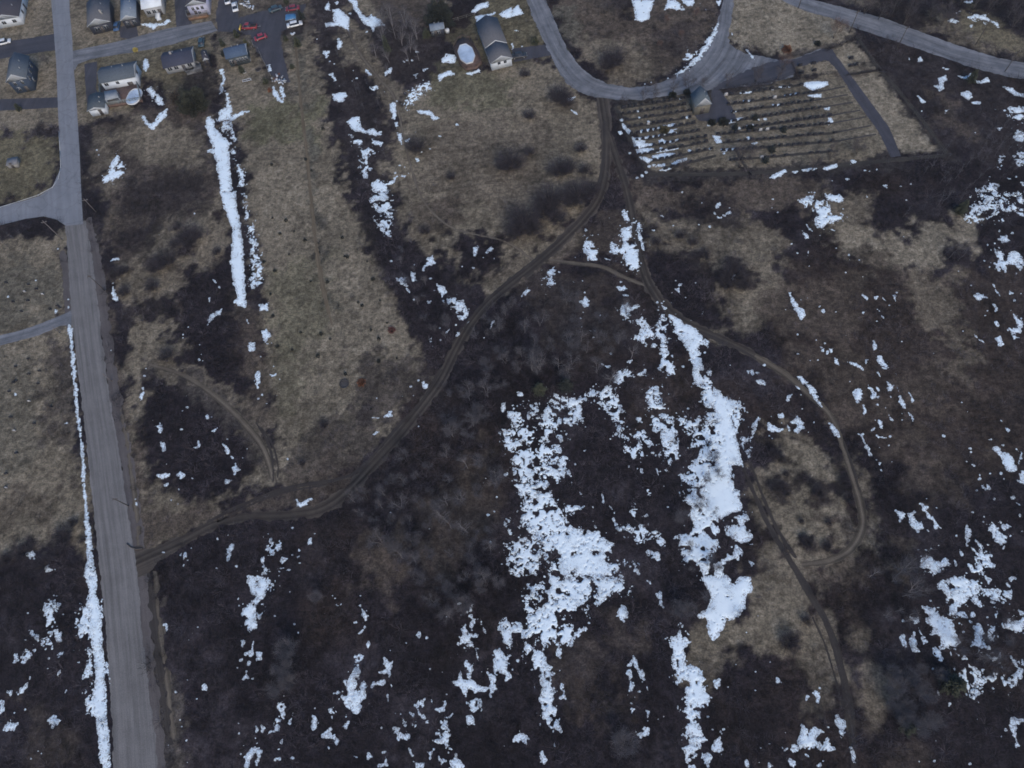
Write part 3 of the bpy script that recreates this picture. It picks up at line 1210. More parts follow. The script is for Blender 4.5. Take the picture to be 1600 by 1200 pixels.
# ---------------------------------------------------------------- vegetation zones: kind edge-softness(m) strength | outline in photo pixels
KCOL = {'T': ((.176, .152, .113), 0), 'P': ((.214, .188, .142), 0), 'G': ((.105, .102, .062), 0), 'Y': ((.124, .110, .072), 0), 'B': ((.094, .077, .062), .22),
        'D': ((.020, .0165, .020), 1), 'R': ((.054, .042, .035), .5), 'S': ((.038, .032, .033), .7), 'K': ((.040, .036, .036), 0), 'M': ((.075, .066, .058), 0), 'C': ((.105, .098, .078), 0)}
ZONES = """
T 3 1|-60,-40 700,-40 690,40 640,70 560,20 500,60 480,30 440,0 380,40 330,60 335,150 150,190 60,200 -60,210
Y 4 .7|-60,60 100,60 140,180 340,150 330,60 260,60 0,90
B 4 .8|360,-40 520,-40 520,30 470,40 470,12 380,10
Y 4 .7|225,0 285,0 280,45 225,50
D 3 1|225,125 255,140 265,175 250,205 225,200 215,175 205,160
D 4 .8|320,95 345,130 350,190 330,190 300,150 290,120
S 4 1|475,-40 540,-40 555,30 545,60 540,110 590,160 620,160 630,215 640,260 590,290 570,290 540,215 525,200 520,150 500,110 495,50
T 3 1|335,52 400,55 405,80 420,115 440,140 460,150 400,190 345,195 352,150 335,100
T 3 .8|530,40 550,20 580,60 600,110 640,160 660,200 640,210 600,160 560,100 540,110
B 3 1|560,-40 690,-40 680,60 620,60 590,30
S 4 .95|590,30 680,40 700,110 650,140 610,110 585,80
T 4 1|620,150 700,110 740,110 860,85 905,140 938,160 945,240 925,310 880,350 850,370 800,415 760,450 720,440 680,400 640,360 610,260 615,200
Y 3 .9|690,60 740,105 860,90 835,0 800,-40 760,0 740,40 690,50
G 4 .6|670,120 700,100 760,110 800,130 790,160 740,165 680,160
B 5 .45|700,190 860,190 860,330 720,330 640,300 650,230
R 3 .6|640,320 720,310 725,350 690,370 650,360
T 3 .95|345,190 400,150 445,120 440,60 485,50 500,120 520,200 545,300 580,400 625,470 655,530 672,590 645,640 600,690 550,730 480,752 425,750 420,600 405,430 385,300 372,200
P 8 .35|400,240 540,300 620,470 660,560 620,640 520,700 430,600 410,400
G 6 .75|385,165 500,165 500,220 460,225 400,220
G 7 .45|420,430 520,400 530,470 500,520 440,560 410,500
G 5 .35|430,560 480,560 470,700 430,650
C 3 .9|462,60 480,240 495,400 510,470 530,480 505,400 490,250 470,60
D 3 .35|480,330 498,330 505,400 494,400
B 4 .7|145,195 320,150 335,200 355,400 365,480 380,560 300,520 200,520 165,400
T 6 .8|190,200 320,190 330,260 250,260 190,250
T 5 .8|240,360 340,310 360,370 340,430 300,440 260,490 190,480 175,400 200,420
T 8 .5|150,200 180,230 190,340 160,350
D 4 .6|205,280 300,270 330,330 290,345 270,320 220,345 180,340 190,300
D 4 .7|175,370 220,345 250,350 235,385 180,400
D 3 .95|290,360 315,365 312,390 285,390
D 4 .6|235,405 275,395 270,420 240,420
D 4 1|300,430 360,400 368,480 380,520 360,560 330,600 280,575 265,545 290,500 270,480
D 4 .9|185,490 250,470 290,480 270,510 210,515
T 4 .9|195,520 260,505 275,540 290,575 350,610 405,650 435,700 425,760 350,790 250,850 215,855 200,700 190,600
D 4 1|230,580 290,590 340,620 380,665 395,720 370,770 300,790 240,770 215,700 225,640
D 3 .8|285,620 295,640 290,650 280,640
M 3 .7|235,565 300,585 360,630 410,680 435,740 420,745 390,690 340,650 280,600 230,580
B 4 .9|195,700 215,700 230,800 330,790 300,820 230,850 215,850
B 4 .7|360,460 400,470 420,600 430,700 400,640 380,560
S 5 .7|560,560 700,560 690,620 640,650 600,660 570,640
S 5 .65|430,700 560,640 600,690 540,735 470,750
D 5 1|600,380 640,400 700,450 740,480 720,520 690,560 665,550 650,510 620,460 590,400
D 4 1|700,360 780,370 800,400 770,430 740,440 710,430
D 4 .9|575,290 600,300 605,400 590,380 570,330
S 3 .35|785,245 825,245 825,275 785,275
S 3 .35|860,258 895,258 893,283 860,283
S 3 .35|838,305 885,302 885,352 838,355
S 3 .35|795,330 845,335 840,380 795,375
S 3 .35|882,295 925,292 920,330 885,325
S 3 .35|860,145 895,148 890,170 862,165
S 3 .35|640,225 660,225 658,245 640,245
B 3 1|855,-40 1125,-40 1115,50 1080,100 1020,130 960,130 900,90
C 4 .8|865,10 900,10 910,70 895,75
T 5 .7|900,60 1000,70 1040,125 960,128 905,95
D 4 .8|950,-20 990,-20 985,30 955,25
S 6 .7|1030,30 1110,20 1090,90 1050,100 1020,70
D 4 .7|948,88 975,90 970,112 950,110
P 3 1|1146,-40 1200,-40 1335,45 1325,75 1285,72 1240,92 1190,80 1143,68 1140,40
K 3 .8|945,150 1100,130 1300,100 1420,235 1400,262 1300,272 1140,285 1005,290 960,230
T 1.2 1|966,168 1085,148 1090,190 1150,188 1160,266 1018,270 985,215
T 1.2 1|1122,162 1128,146 1250,128 1292,114 1392,242 1300,256 1140,268
T 2 1|1280,110 1310,105 1410,240 1330,255
T 2 1|1240,95 1288,92 1303,115 1250,122
C 5 .3|960,160 1400,110 1400,250 1000,270
P 1 1|1291,80 1337,63 1372,108 1470,234 1411,244 1318,118
B 3 .7|330,812 420,770 500,750 560,738 545,760 500,790 420,800
P 1 .6|1291,80 1337,63 1372,108 1470,234 1411,244 1318,118
B 2 .8|1298,118 1378,106 1382,112 1322,124
K 3 .9|1205,92 1280,78 1345,52 1350,60 1290,78 1240,90
K 4 .9|1085,112 1240,96 1250,120 1130,142 1085,142
T 3 .8|1215,100 1240,97 1245,122 1222,124
K 3 .9|1340,55 1480,235 1500,250 1488,256 1460,232 1335,65
K 3 .85|1000,270 1470,246 1500,250 1490,262 1300,270 1150,285 1010,290
D 3 .9|940,195 960,190 985,230 1010,262 1005,285 975,250
T 4 .7|1285,-40 1620,60 1620,95 1560,88 1450,48 1320,2
D 5 .9|1340,-40 1440,-40 1450,30 1420,48 1360,25
D 5 .8|1440,-40 1620,-40 1620,60 1540,40 1500,10 1450,30
Y 4 .7|1490,10 1540,20 1600,60 1600,90 1540,70 1500,40
S 5 .8|1345,65 1400,75 1600,125 1600,260 1480,230
B 5 .6|1460,150 1510,150 1510,200 1460,205
B 4 .9|1000,290 1260,275 1280,300 1240,330 1000,335
T 5 .75|1000,330 1060,340 1110,330 1220,340 1240,380 1225,440 1200,490 1170,520 1120,500 1110,430 1040,390 1005,380
P 6 .45|1140,380 1215,370 1225,450 1180,500 1150,470
D 4 .85|1125,400 1165,400 1175,440 1140,450 1125,430
D 4 .9|1010,400 1090,400 1105,460 1080,500 1040,470
D 5 .8|1060,310 1150,310 1150,350 1080,350
T 5 .8|885,200 935,180 940,290 900,330 850,380 870,300
T 3 .9|760,450 900,350 915,365 860,400 790,455
B 4 .6|945,330 1000,330 1000,420 900,400 870,405 900,370
P 5 .95|1305,355 1360,370 1420,365 1430,350 1500,345 1540,355 1520,385 1490,400 1490,420 1440,430 1400,425 1360,410 1320,395 1290,375
T 6 .7|1290,300 1370,300 1350,360 1290,370
R 8 .75|1230,400 1420,420 1620,440 1620,760 1400,720 1250,600 1200,520
B 6 .6|1260,430 1340,430 1340,520 1290,540 1220,510 1215,470
T 4 .55|1425,430 1480,430 1490,500 1520,560 1500,580 1470,520 1440,500
B 6 .5|1250,540 1350,560 1380,640 1310,640 1260,590
T 4 1|1185,690 1230,680 1290,690 1325,740 1340,790 1345,840 1320,865 1270,885 1235,870 1200,820 1180,760
P 5 .4|1230,720 1300,700 1340,830 1270,870 1220,800
D 3 .75|1200,710 1235,712 1235,728 1205,728
D 3 .8|1200,750 1235,755 1225,780 1205,775
S 3 .8|1268,758 1295,762 1290,780 1270,780
S 5 .7|1300,790 1345,800 1340,850 1310,850
R 3 .6|1280,810 1305,815 1300,830 1280,826
D 3 .9|1295,700 1320,700 1345,760 1335,800 1310,760
D 2 .9|1245,835 1272,838 1270,862 1250,858
S 3 .8|1280,845 1305,848 1300,862 1282,860
T 3 .8|1330,700 1350,740 1375,800 1370,860 1330,885 1280,890 1280,875 1330,850 1350,800 1335,740
T 4 .8|1165,750 1190,790 1230,870 1260,900 1300,980 1315,1060 1290,1060 1240,1010 1190,1020 1130,1030 1080,1035 1100,1000 1160,950 1190,900 1180,850
T 5 .8|1130,970 1180,940 1240,930 1290,1000 1320,1070 1325,1110 1285,1085 1230,1020 1160,1040 1080,1050 1090,990
B 5 .5|1330,960 1360,960 1350,1060 1400,1040 1390,1100 1350,1150 1335,1100
T 5 .6|1330,980 1350,1000 1385,1070 1370,1110 1335,1110
B 5 .7|1300,870 1420,850 1400,900 1330,930 1280,900
B 9 .6|1370,740 1480,700 1490,790 1420,800
B 8 .5|1400,600 1480,560 1500,660 1430,680
S 12 .5|560,850 640,820 660,900 600,960 560,930
B 5 .7|570,840 620,820 635,880 610,930 575,910
B 7 .55|640,780 760,700 780,800 720,900 660,880
B 6 .45|880,1000 1000,980 1010,1060 900,1080
R 6 .9|925,1070 985,1070 985,1110 930,1105
R 5 .5|520,700 600,720 600,780 520,790
R 8 .5|1000,600 1060,560 1040,640 1000,660
D 8 .4|1120,1050 1290,1050 1290,1140 1150,1160
B 8 .4|60,1120 110,1130 100,1200 20,1220
B 8 .4|1400,1160 1450,1160 1440,1220 1390,1220
B 7 .4|780,420 900,420 980,480 960,560 850,540
S 8 .5|850,480 1000,460 1000,560 880,570
D 9 .8|-60,340 0,345 108,330 118,355 60,370 -60,400
Y 4 1|-60,200 92,220 90,270 60,300 -60,330
T 4 1|-60,370 60,368 104,365 108,400 112,500 -60,540
C 5 .7|-60,400 105,420 108,500 40,500 -60,530
T 4 1|-60,545 60,520 118,500 122,600 140,760 148,860 110,850 60,860 -60,875
C 5 .5|0,560 50,560 60,700 0,760 -60,700
S 7 .7|85,530 115,530 125,620 130,720 100,740 70,650
R 5 .5|10,770 80,770 80,810 0,820 -40,800
D 3 1|92,828 112,830 110,855 92,852
D 3 .9|25,850 60,852 55,885 25,880
M 2.5 1|215,890 240,880 262,1000 285,1130 290,1220 248,1220 235,1060
K 1.5 .9|228,900 240,900 252,1000 268,1120 270,1220 260,1220 246,1080 236,1000
B 2.5 .8|125,350 150,350 175,500 205,700 225,830 208,850 190,740 170,600 150,480
K 1.2 .8|140,350 150,350 165,480 178,600 200,720 218,830 212,835 192,730 170,610 158,490
K 3 .5|340,20 470,10 480,60 440,70 460,160 430,140 400,70 335,60
"""
GX0, GX1, GY0, GY1, GS = -205, 145, -22, 226, .5
gX, gY = grid(GX0, GX1, GY0, GY1, GS)
def paint(X, Y):
    n = fbm(X, Y, 9, 4, 3); n2 = fbm(X, Y, 3.2, 4, 7); n3 = fbm(X, Y, 1.3, 3, 8)
    base = np.array([.021, .0175, .021]); C = np.ones(X.shape+(3,))*base; dens = np.ones(X.shape)
    b = sstep(.05, .55, fbm(X, Y, 9, 4, 177)); C = C*(1-b[..., None]*.8)+np.array([.046, .040, .046])*(b[..., None]*.8)
    b = sstep(.05, .5, fbm(X, Y, 16, 3, 77)); C = C*(1-b[..., None]*.7)+np.array([.040, .030, .026])*(b[..., None]*.7)
    for ln in ZONES.strip().split('\n'):
        h, pts = ln.split('|'); k, soft, st = h.split(); soft, st = float(soft), float(st)
        p = wpts([tuple(map(float, q.split(','))) for q in pts.split()])
        a_ = p.min(0)-soft*3-2; b_ = p.max(0)+soft*3+2
        i0 = max(0, int((a_[0]-X[0, 0])/(X[0, 1]-X[0, 0]))); i1 = int((b_[0]-X[0, 0])/(X[0, 1]-X[0, 0]))+2
        j0 = max(0, int((a_[1]-Y[0, 0])/(Y[1, 0]-Y[0, 0]))); j1 = int((b_[1]-Y[0, 0])/(Y[1, 0]-Y[0, 0]))+2
        if i1 <= 0 or j1 <= 0: continue
        sl = (slice(j0, j1), slice(i0, i1))
        if X[sl].size == 0: continue
        d = sdf_poly(X[sl], Y[sl], p)+soft*1.0*n[sl]+min(soft, 5)*1.3*n2[sl]+(1.1+min(soft, 4)*.35)*n3[sl]
        a = sstep(-soft*.35, soft*.35, d)*st; c, dn = KCOL[k]
        C[sl] = C[sl]*(1-a[..., None])+np.array(c)*a[..., None]; dens[sl] = dens[sl]*(1-a)+dn*a
    return C, dens
def vary(X, Y, C):
    m = 1.03+.20*fbm(X, Y, 5, 4, 31)+.30*fbm(X, Y, 1.2, 2, 57)-.30*sstep(.45, .62, vnoise(X/.9, Y/.9, 71)*.6+vnoise(X/7, Y/7, 72)*.5)
    return C*np.clip(m, .5, 1.6)[..., None]
gC, gD = paint(gX, gY)
gV = vary(gX, gY, gC)
# raked, combed rows of flattened stalks in the middle field
_p = wpts([(690, 215), (870, 200), (880, 260), (860, 320), (720, 345), (650, 290)])
_d = sstep(0, 5, sdf_poly(gX, gY, _p)); _a = math.radians(9)
_s = np.sin((gX*math.sin(_a)*-1+gY*math.cos(_a))*2*math.pi/1.9+1.5*fbm(gX, gY, 6, 2, 9))
gV *= (1-.3*_d*np.clip(_s, 0, 1)*(vnoise(gX/5, gY/1.2, 4) > .4))[..., None]

def ground_material():
    m = bpy.data.materials.new('ground_cover'); m.use_nodes = True; nt = m.node_tree; b = nt.nodes['Principled BSDF']; N = nt.nodes.new; L = nt.links.new
    b.inputs['Roughness'].default_value = .95; b.inputs['Specular IOR Level'].default_value = .1
    at = N('ShaderNodeAttribute'); at.attribute_name = 'gcol'; tc = N('ShaderNodeTexCoord')
    prev = at.outputs['Color']
    for sc_, lo, hi, det in ((.40, .80, 1.2, 5), (1.15, .58, 1.46, 5), (2.7, .66, 1.36, 3)):
        nz = N('ShaderNodeTexNoise'); nz.inputs['Scale'].default_value = sc_; nz.inputs['Detail'].default_value = det; nz.inputs['Roughness'].default_value = .6
        L(tc.outputs['Object'], nz.inputs['Vector'])
        mr = N('ShaderNodeMapRange'); mr.inputs['From Min'].default_value = .32; mr.inputs['From Max'].default_value = .68; mr.inputs['To Min'].default_value = lo; mr.inputs['To Max'].default_value = hi
        L(nz.outputs['Fac'], mr.inputs['Value'])
        vm = N('ShaderNodeVectorMath'); vm.operation = 'SCALE'; L(prev, vm.inputs[0]); L(mr.outputs['Result'], vm.inputs['Scale']); prev = vm.outputs[0]
    L(prev, b.inputs['Base Color'])
    bp = N('ShaderNodeBump'); bp.inputs['Strength'].default_value = .8; bp.inputs['Distance'].default_value = .25; L(nz.outputs['Fac'], bp.inputs['Height']); L(bp.outputs[0], b.inputs['Normal'])
    return m
M_GROUND = ground_material()
def build_ground():
    xs = gX[0]; ys = gY[:, 0]
    ext = np.array([10, 25, 50, 100, 200, 400, 800, 1600, 3200.])
    xs2 = np.concatenate([xs[0]-ext[::-1], xs, xs[-1]+ext]); ys2 = np.concatenate([ys[0]-ext[::-1], ys, ys[-1]+ext]); k = len(ext)
    Xf, Yf = np.meshgrid(xs2, ys2); C = np.pad(gV, ((k, k), (k, k), (0, 0)), mode='edge')
    far = np.ones(Xf.shape, bool); far[k-1:-(k-1), k-1:-(k-1)] = False; C[far] = (.055, .049, .044)
    ny, nx = Xf.shape; idx = np.arange(ny*nx).reshape(ny, nx)
    q = np.stack([idx[:-1, :-1], idx[:-1, 1:], idx[1:, 1:], idx[1:, :-1]], -1).reshape(-1, 4)
    V = np.stack([Xf, Yf, np.zeros_like(Xf)], -1).reshape(-1, 3)
    me = mesh_np('ground', V, None, q, False, {'gcol': C.reshape(-1, 3)})
    tag(link('ground', me, M_GROUND), kind='structure')
build_ground()

# ---------------------------------------------------------------- roads and tracks
def road_material(name, base, streak, tone2, lat_scale=1.2, rough=.9, mottle=.25, crack=False, ruts=False):
    """lat: metres across the road, alo: metres along it"""
    m = bpy.data.materials.new(name); m.use_nodes = True; nt = m.node_tree; b = nt.nodes['Principled BSDF']; N = nt.nodes.new; L = nt.links.new
    b.inputs['Roughness'].default_value = rough; b.inputs['Specular IOR Level'].default_value = .2
    a1 = N('ShaderNodeAttribute'); a1.attribute_name = 'lat'; a2 = N('ShaderNodeAttribute'); a2.attribute_name = 'alo'; cx = N('ShaderNodeCombineXYZ')
    ml = N('ShaderNodeMath'); ml.operation = 'MULTIPLY'; ml.inputs[1].default_value = lat_scale; L(a1.outputs['Fac'], ml.inputs[0])
    ma = N('ShaderNodeMath'); ma.operation = 'MULTIPLY'; ma.inputs[1].default_value = .035; L(a2.outputs['Fac'], ma.inputs[0])
    L(ml.outputs[0], cx.inputs[0]); L(ma.outputs[0], cx.inputs[1])
    nz = N('ShaderNodeTexNoise'); nz.inputs['Scale'].default_value = 1; nz.inputs['Detail'].default_value = 5; nz.inputs['Roughness'].default_value = .65; L(cx.outputs[0], nz.inputs['Vector'])
    mr = N('ShaderNodeMapRange'); mr.inputs['From Min'].default_value = .35; mr.inputs['From Max'].default_value = .65; mr.inputs['To Min'].default_value = 1-streak; mr.inputs['To Max'].default_value = 1+streak; L(nz.outputs['Fac'], mr.inputs['Value'])
    tc = N('ShaderNodeTexCoord'); n2 = N('ShaderNodeTexNoise'); n2.inputs['Scale'].default_value = .22; n2.inputs['Detail'].default_value = 8; n2.inputs['Roughness'].default_value = .7; L(tc.outputs['Object'], n2.inputs['Vector'])
    m2 = N('ShaderNodeMapRange'); m2.inputs['From Min'].default_value = .35; m2.inputs['From Max'].default_value = .65; L(n2.outputs['Fac'], m2.inputs['Value'])
    mx = N('ShaderNodeMix'); mx.data_type = 'RGBA'; mx.inputs['A'].default_value = (*base, 1); mx.inputs['B'].default_value = (*tone2, 1); L(m2.outputs['Result'], mx.inputs['Factor'])
    n3 = N('ShaderNodeTexNoise'); n3.inputs['Scale'].default_value = 6; n3.inputs['Detail'].default_value = 3; L(tc.outputs['Object'], n3.inputs['Vector'])
    m3 = N('ShaderNodeMapRange'); m3.inputs['From Min'].default_value = .3; m3.inputs['From Max'].default_value = .7; m3.inputs['To Min'].default_value = 1-mottle; m3.inputs['To Max'].default_value = 1+mottle; L(n3.outputs['Fac'], m3.inputs['Value'])
    v1 = N('ShaderNodeVectorMath'); v1.operation = 'SCALE'; L(mx.outputs['Result'], v1.inputs[0]); L(mr.outputs['Result'], v1.inputs['Scale'])
    v2 = N('ShaderNodeVectorMath'); v2.operation = 'SCALE'; L(v1.outputs[0], v2.inputs[0]); L(m3.outputs['Result'], v2.inputs['Scale'])
    out = v2.outputs[0]
    if crack:
        vo = N('ShaderNodeTexVoronoi'); vo.feature = 'DISTANCE_TO_EDGE'; vo.inputs['Scale'].default_value = .16
        wp = N('ShaderNodeVectorMath'); wp.operation = 'ADD'; sc2 = N('ShaderNodeVectorMath'); sc2.operation = 'SCALE'; sc2.inputs['Scale'].default_value = 3; L(n2.outputs['Color'], sc2.inputs[0]); L(tc.outputs['Object'], wp.inputs[0]); L(sc2.outputs[0], wp.inputs[1]); L(wp.outputs[0], vo.inputs['Vector'])
        mc = N('ShaderNodeMapRange'); mc.inputs['From Min'].default_value = .006; mc.inputs['From Max'].default_value = .022; mc.inputs['To Min'].default_value = .82; L(vo.outputs['Distance'], mc.inputs['Value'])
        v3 = N('ShaderNodeVectorMath'); v3.operation = 'SCALE'; L(out, v3.inputs[0]); L(mc.outputs['Result'], v3.inputs['Scale']); out = v3.outputs[0]
    if ruts:
        ab = N('ShaderNodeMath'); ab.operation = 'ABSOLUTE'; L(a1.outputs['Fac'], ab.inputs[0]); s8 = N('ShaderNodeMath'); s8.operation = 'SUBTRACT'; s8.inputs[1].default_value = .62; L(ab.outputs[0], s8.inputs[0]); a8 = N('ShaderNodeMath'); a8.operation = 'ABSOLUTE'; L(s8.outputs[0], a8.inputs[0])
        nw = N('ShaderNodeMath'); nw.operation = 'MULTIPLY_ADD'; nw.inputs[1].default_value = .5; L(n2.outputs['Fac'], nw.inputs[0]); nw.inputs[2].default_value = -.25; aa = N('ShaderNodeMath'); aa.operation = 'ADD'; L(a8.outputs[0], aa.inputs[0]); L(nw.outputs[0], aa.inputs[1])
        m8 = N('ShaderNodeMapRange'); m8.inputs['From Min'].default_value = .08; m8.inputs['From Max'].default_value = .5; m8.inputs['To Min'].default_value = .55; m8.inputs['To Max'].default_value = 1.12; L(aa.outputs[0], m8.inputs['Value'])
        v8 = N('ShaderNodeVectorMath'); v8.operation = 'SCALE'; L(out, v8.inputs[0]); L(m8.outputs['Result'], v8.inputs['Scale']); out = v8.outputs[0]
    L(out, b.inputs['Base Color']); return m
ROADF = []      # (X, Y) -> field, to keep scrub off the roads
def sheet(name, kind_fn, bbox_pts, material, z, res=.3, edge=.3, nscale=1.2, cls='structure', center=None, thick=0, keep=True, raised=None):
    p = wpts(bbox_pts); a = p.min(0)-5; b = p.max(0)+5
    X, Y = grid(max(a[0], -230), min(b[0], 170), max(a[1], -30), min(b[1], 240), res)
    out = kind_fn(X, Y); Fd = out[0] if isinstance(out, tuple) else out
    Fr = Fd+edge*fbm(X, Y, nscale, 3, len(name)*7)
    if raised is not None: Z = z+raised*sstep(0, .6, Fr)
    else: Z = np.full(X.shape, z)
    if isinstance(out, tuple): lat, alo = out[1], out[2]
    else: lat, alo = X, Y
    V, T, Q, g = iso_sheet(X, Y, Fr, Z); V[:, 2] = g(Z)
    me = mesh_np(name, V, T, Q, True, {'lat': g(lat), 'alo': g(alo)})
    o = link(name, me, material)
    if keep: ROADF.append((kind_fn, a, b))
    return o
def line_fn(pts, k=.7):
    """pts [(px,py,width)] ; width in metres"""
    q = smooth_line([(a, b, w) for a, b, w in pts], 5); w = wpts(q[:, :2])
    return lambda X, Y: sdf_line(X, Y, w, q[:, 2]*k)
def poly_fn(pp, cl=None):
    p = wpts(pp)
    if cl is None: return lambda X, Y: sdf_poly(X, Y, p)
    q = smooth_line(cl, 4); w = wpts(q[:, :2]); wd = np.ones(len(q))
    def f(X, Y):
        _, lat, alo = sdf_line(X, Y, w, wd); return sdf_poly(X, Y, p), lat, alo
    return f
M_GRAVEL = road_material('gravel_road', (.132, .130, .130), .24, (.165, .162, .162), 1.3)
M_PAVE_L = road_material('light_asphalt', (.165, .180, .205), .10, (.20, .215, .24), .7, mottle=.1, crack=True)
M_ASPH = road_material('worn_asphalt', (.106, .116, .133), .34, (.18, .19, .21), .8, mottle=.15, crack=True)
M_ASPH_D = road_material('dark_asphalt', (.043, .045, .058), .2, (.062, .064, .078), .5, mottle=.2)
M_DIRT = road_material('dirt_track_soil', (.046, .040, .036), .38, (.066, .056, .048), 1.5, mottle=.2, ruts=True)
M_DIRTP = road_material('worn_grass_path', (.088, .075, .060), .35, (.130, .112, .088), 1.4, mottle=.25, ruts=True)
M_STRIP = road_material('brown_grass_strip', (.105, .083, .056), .3, (.135, .112, .08), 1.0, mottle=.3)
M_MUD = road_material('wet_mud', (.034, .030, .029), .25, (.05, .044, .040), 1.5)
S_ = lambda n, o: tag(o, kind='structure')
gl = [(102, 345), (106, 400), (109, 450), (112, 500), (118, 550), (124, 600), (130, 650), (136, 700), (141, 750), (147, 800), (151, 850), (157, 900), (162, 950), (166, 1000), (170, 1050), (173, 1100), (176, 1150), (177, 1230)]
gr = [(250, 1230), (242, 1150), (236, 1100), (229, 1050), (223, 1000), (218, 950), (216, 900), (211, 870), (208, 850), (200, 800), (193, 750), (186, 700), (177, 650), (168, 600), (162, 550), (156, 500), (150, 450), (144, 400), (134, 345)]
gc = [(118, 345), (125, 400), (134, 500), (146, 600), (161, 700), (173, 800), (186, 900), (195, 1000), (204, 1100), (213, 1230)]
tag(sheet('gravel_road', poly_fn(gl+gr, gc), gl+gr, M_GRAVEL, .016, .25, .4), kind='structure')
pl = [(78, -60), (80, 0), (85, 60), (88, 100), (91, 180), (93, 220), (95, 262), (82, 292), (62, 306), (30, 316), (-60, 338), (-60, 365), (0, 352), (40, 342), (68, 338), (88, 343), (103, 353), (130, 350), (127, 290), (124, 230), (119, 150), (114, 95), (113, 62), (109, 20), (107, -60)]
tag(sheet('paved_road', poly_fn(pl, [(92, -60), (98, 60), (106, 200), (116, 352)]), pl, M_PAVE_L, .020, .25, .06), kind='structure')
st = [(112, 80), (130, 76), (165, 69), (200, 61), (230, 53), (260, 45), (300, 38), (330, 33), (340, 48), (310, 57), (270, 69), (230, 78), (200, 83), (160, 89), (140, 93), (122, 100), (116, 112)]
tag(sheet('side_street', poly_fn(st, [(112, 88), (200, 72), (335, 40)]), st, M_ASPH, .018, .25, .15), kind='structure')
sl_ = [(-60, 76), (0, 66), (50, 59), (89, 52), (90, 78), (60, 82), (0, 92), (-60, 102)]
tag(sheet('cross_street', poly_fn(sl_, [(-60, 90), (90, 65)]), sl_, M_ASPH_D, .014, .25, .15), kind='structure')
for nm, pp in (('asphalt_driveway', [(-60, 158), (0, 155), (91, 152), (91, 168), (40, 171), (0, 173), (-60, 176)]),
               ('asphalt_driveway', [(272, -60), (292, -60), (293, 20), (300, 37), (276, 44), (273, 10)]),
               ('asphalt_driveway', [(186, 42), (213, 37), (216, 56), (200, 61), (188, 58)]),
               ('asphalt_driveway', [(132, 100), (152, 96), (150, 140), (162, 160), (136, 165), (133, 130)]),
               ('asphalt_driveway', [(800, 76), (857, 69), (862, 86), (803, 97)])):
    tag(sheet(nm, poly_fn(pp), pp, M_ASPH_D, .013, .25, .12), kind='structure')
lot = [(337, 30), (350, -60), (373, -60), (372, 28), (400, 20), (425, 14), (445, 10), (478, 6), (476, 14), (468, 34), (450, 44), (440, 50), (438, 62), (444, 90), (450, 118), (453, 128), (438, 130), (424, 116), (414, 100), (405, 85), (396, 72), (392, 56), (372, 50), (340, 50)]
tag(sheet('parking_lot', poly_fn(lot), lot, M_ASPH_D, .012, .25, .5), kind='structure')
ur = [(795, -60), (822, 0), (838, 40), (855, 75), (870, 105), (885, 130), (905, 144), (930, 152), (960, 156), (1000, 156), (1030, 152), (1062, 148), (1090, 143), (1110, 141), (1150, 136), (1200, 131), (1240, 119), (1240, 95), (1255, 90), (1283, 86), (1300, 83), (1283, 76), (1262, 84), (1240, 92), (1215, 94), (1190, 88), (1165, 84), (1150, 76), (1139, 68), (1138, 58), (1143, 30), (1147, 0), (1155, -60), (1137, -60), (1130, 0), (1122, 30), (1115, 55), (1100, 80), (1080, 105), (1050, 122), (1020, 133), (985, 137), (950, 131), (925, 119), (903, 100), (885, 75), (870, 40), (853, 0), (838, -60)]
uc = [(815, -60), (838, 0), (855, 40), (876, 85), (905, 122), (940, 140), (990, 146), (1040, 138), (1085, 120), (1115, 90), (1128, 60), (1135, 20), (1145, -60)]
tag(sheet('curved_road', poly_fn(ur, uc), ur, M_ASPH, .018, .25, .45), kind='structure')
cd = [(1284, 78), (1292, 92), (1308, 110), (1340, 160), (1372, 205), (1392, 246), (1408, 244), (1390, 200), (1350, 145), (1322, 108), (1302, 80)]
tag(sheet('cemetery_lane', poly_fn(cd, [(1292, 80), (1340, 150), (1400, 245)]), cd, M_ASPH_D, .022, .25, .15), kind='structure')
_ap = [(1150, 136), (1110, 141), (1128, 128), (1160, 112), (1200, 98), (1240, 93), (1268, 83), (1286, 77), (1302, 78), (1302, 96), (1288, 94), (1245, 104), (1241, 118), (1200, 131)]
tag(sheet('dark_apron', poly_fn(_ap, [(1110, 141), (1200, 112), (1300, 84)]), _ap, M_ASPH_D, .0245, .25, .7), kind='structure')
tag(sheet('cemetery_forecourt', poly_fn([(1112, 140), (1126, 141), (1145, 170), (1152, 190), (1120, 192), (1092, 188), (1083, 178), (1090, 165), (1112, 160)]), [(1083, 140), (1152, 192)], M_ASPH_D, .013, .25, .2), kind='structure')
tr = [(1200, -60), (1220, 0), (1260, 18), (1300, 29), (1340, 45), (1400, 65), (1460, 85), (1520, 106), (1570, 119), (1660, 134), (1660, 108), (1600, 98), (1560, 91), (1500, 72), (1440, 51), (1390, 31), (1320, 12), (1272, 0), (1230, -20), (1222, -60)]
tag(sheet('main_road', poly_fn(tr, [(1240, 0), (1330, 28), (1420, 58), (1500, 88), (1580, 106), (1660, 121)]), tr, M_ASPH, .018, .25, .3), kind='structure')
wl = [(-60, 552), (0, 534), (30, 524), (60, 514), (90, 505), (114, 494), (112, 508), (95, 511), (60, 524), (30, 532), (0, 541), (-60, 560)]
wl = [(-60, 540), (0, 524), (30, 517), (60, 507), (90, 495), (112, 485), (112, 508), (95, 509), (60, 524), (30, 532), (0, 540), (-60, 558)]
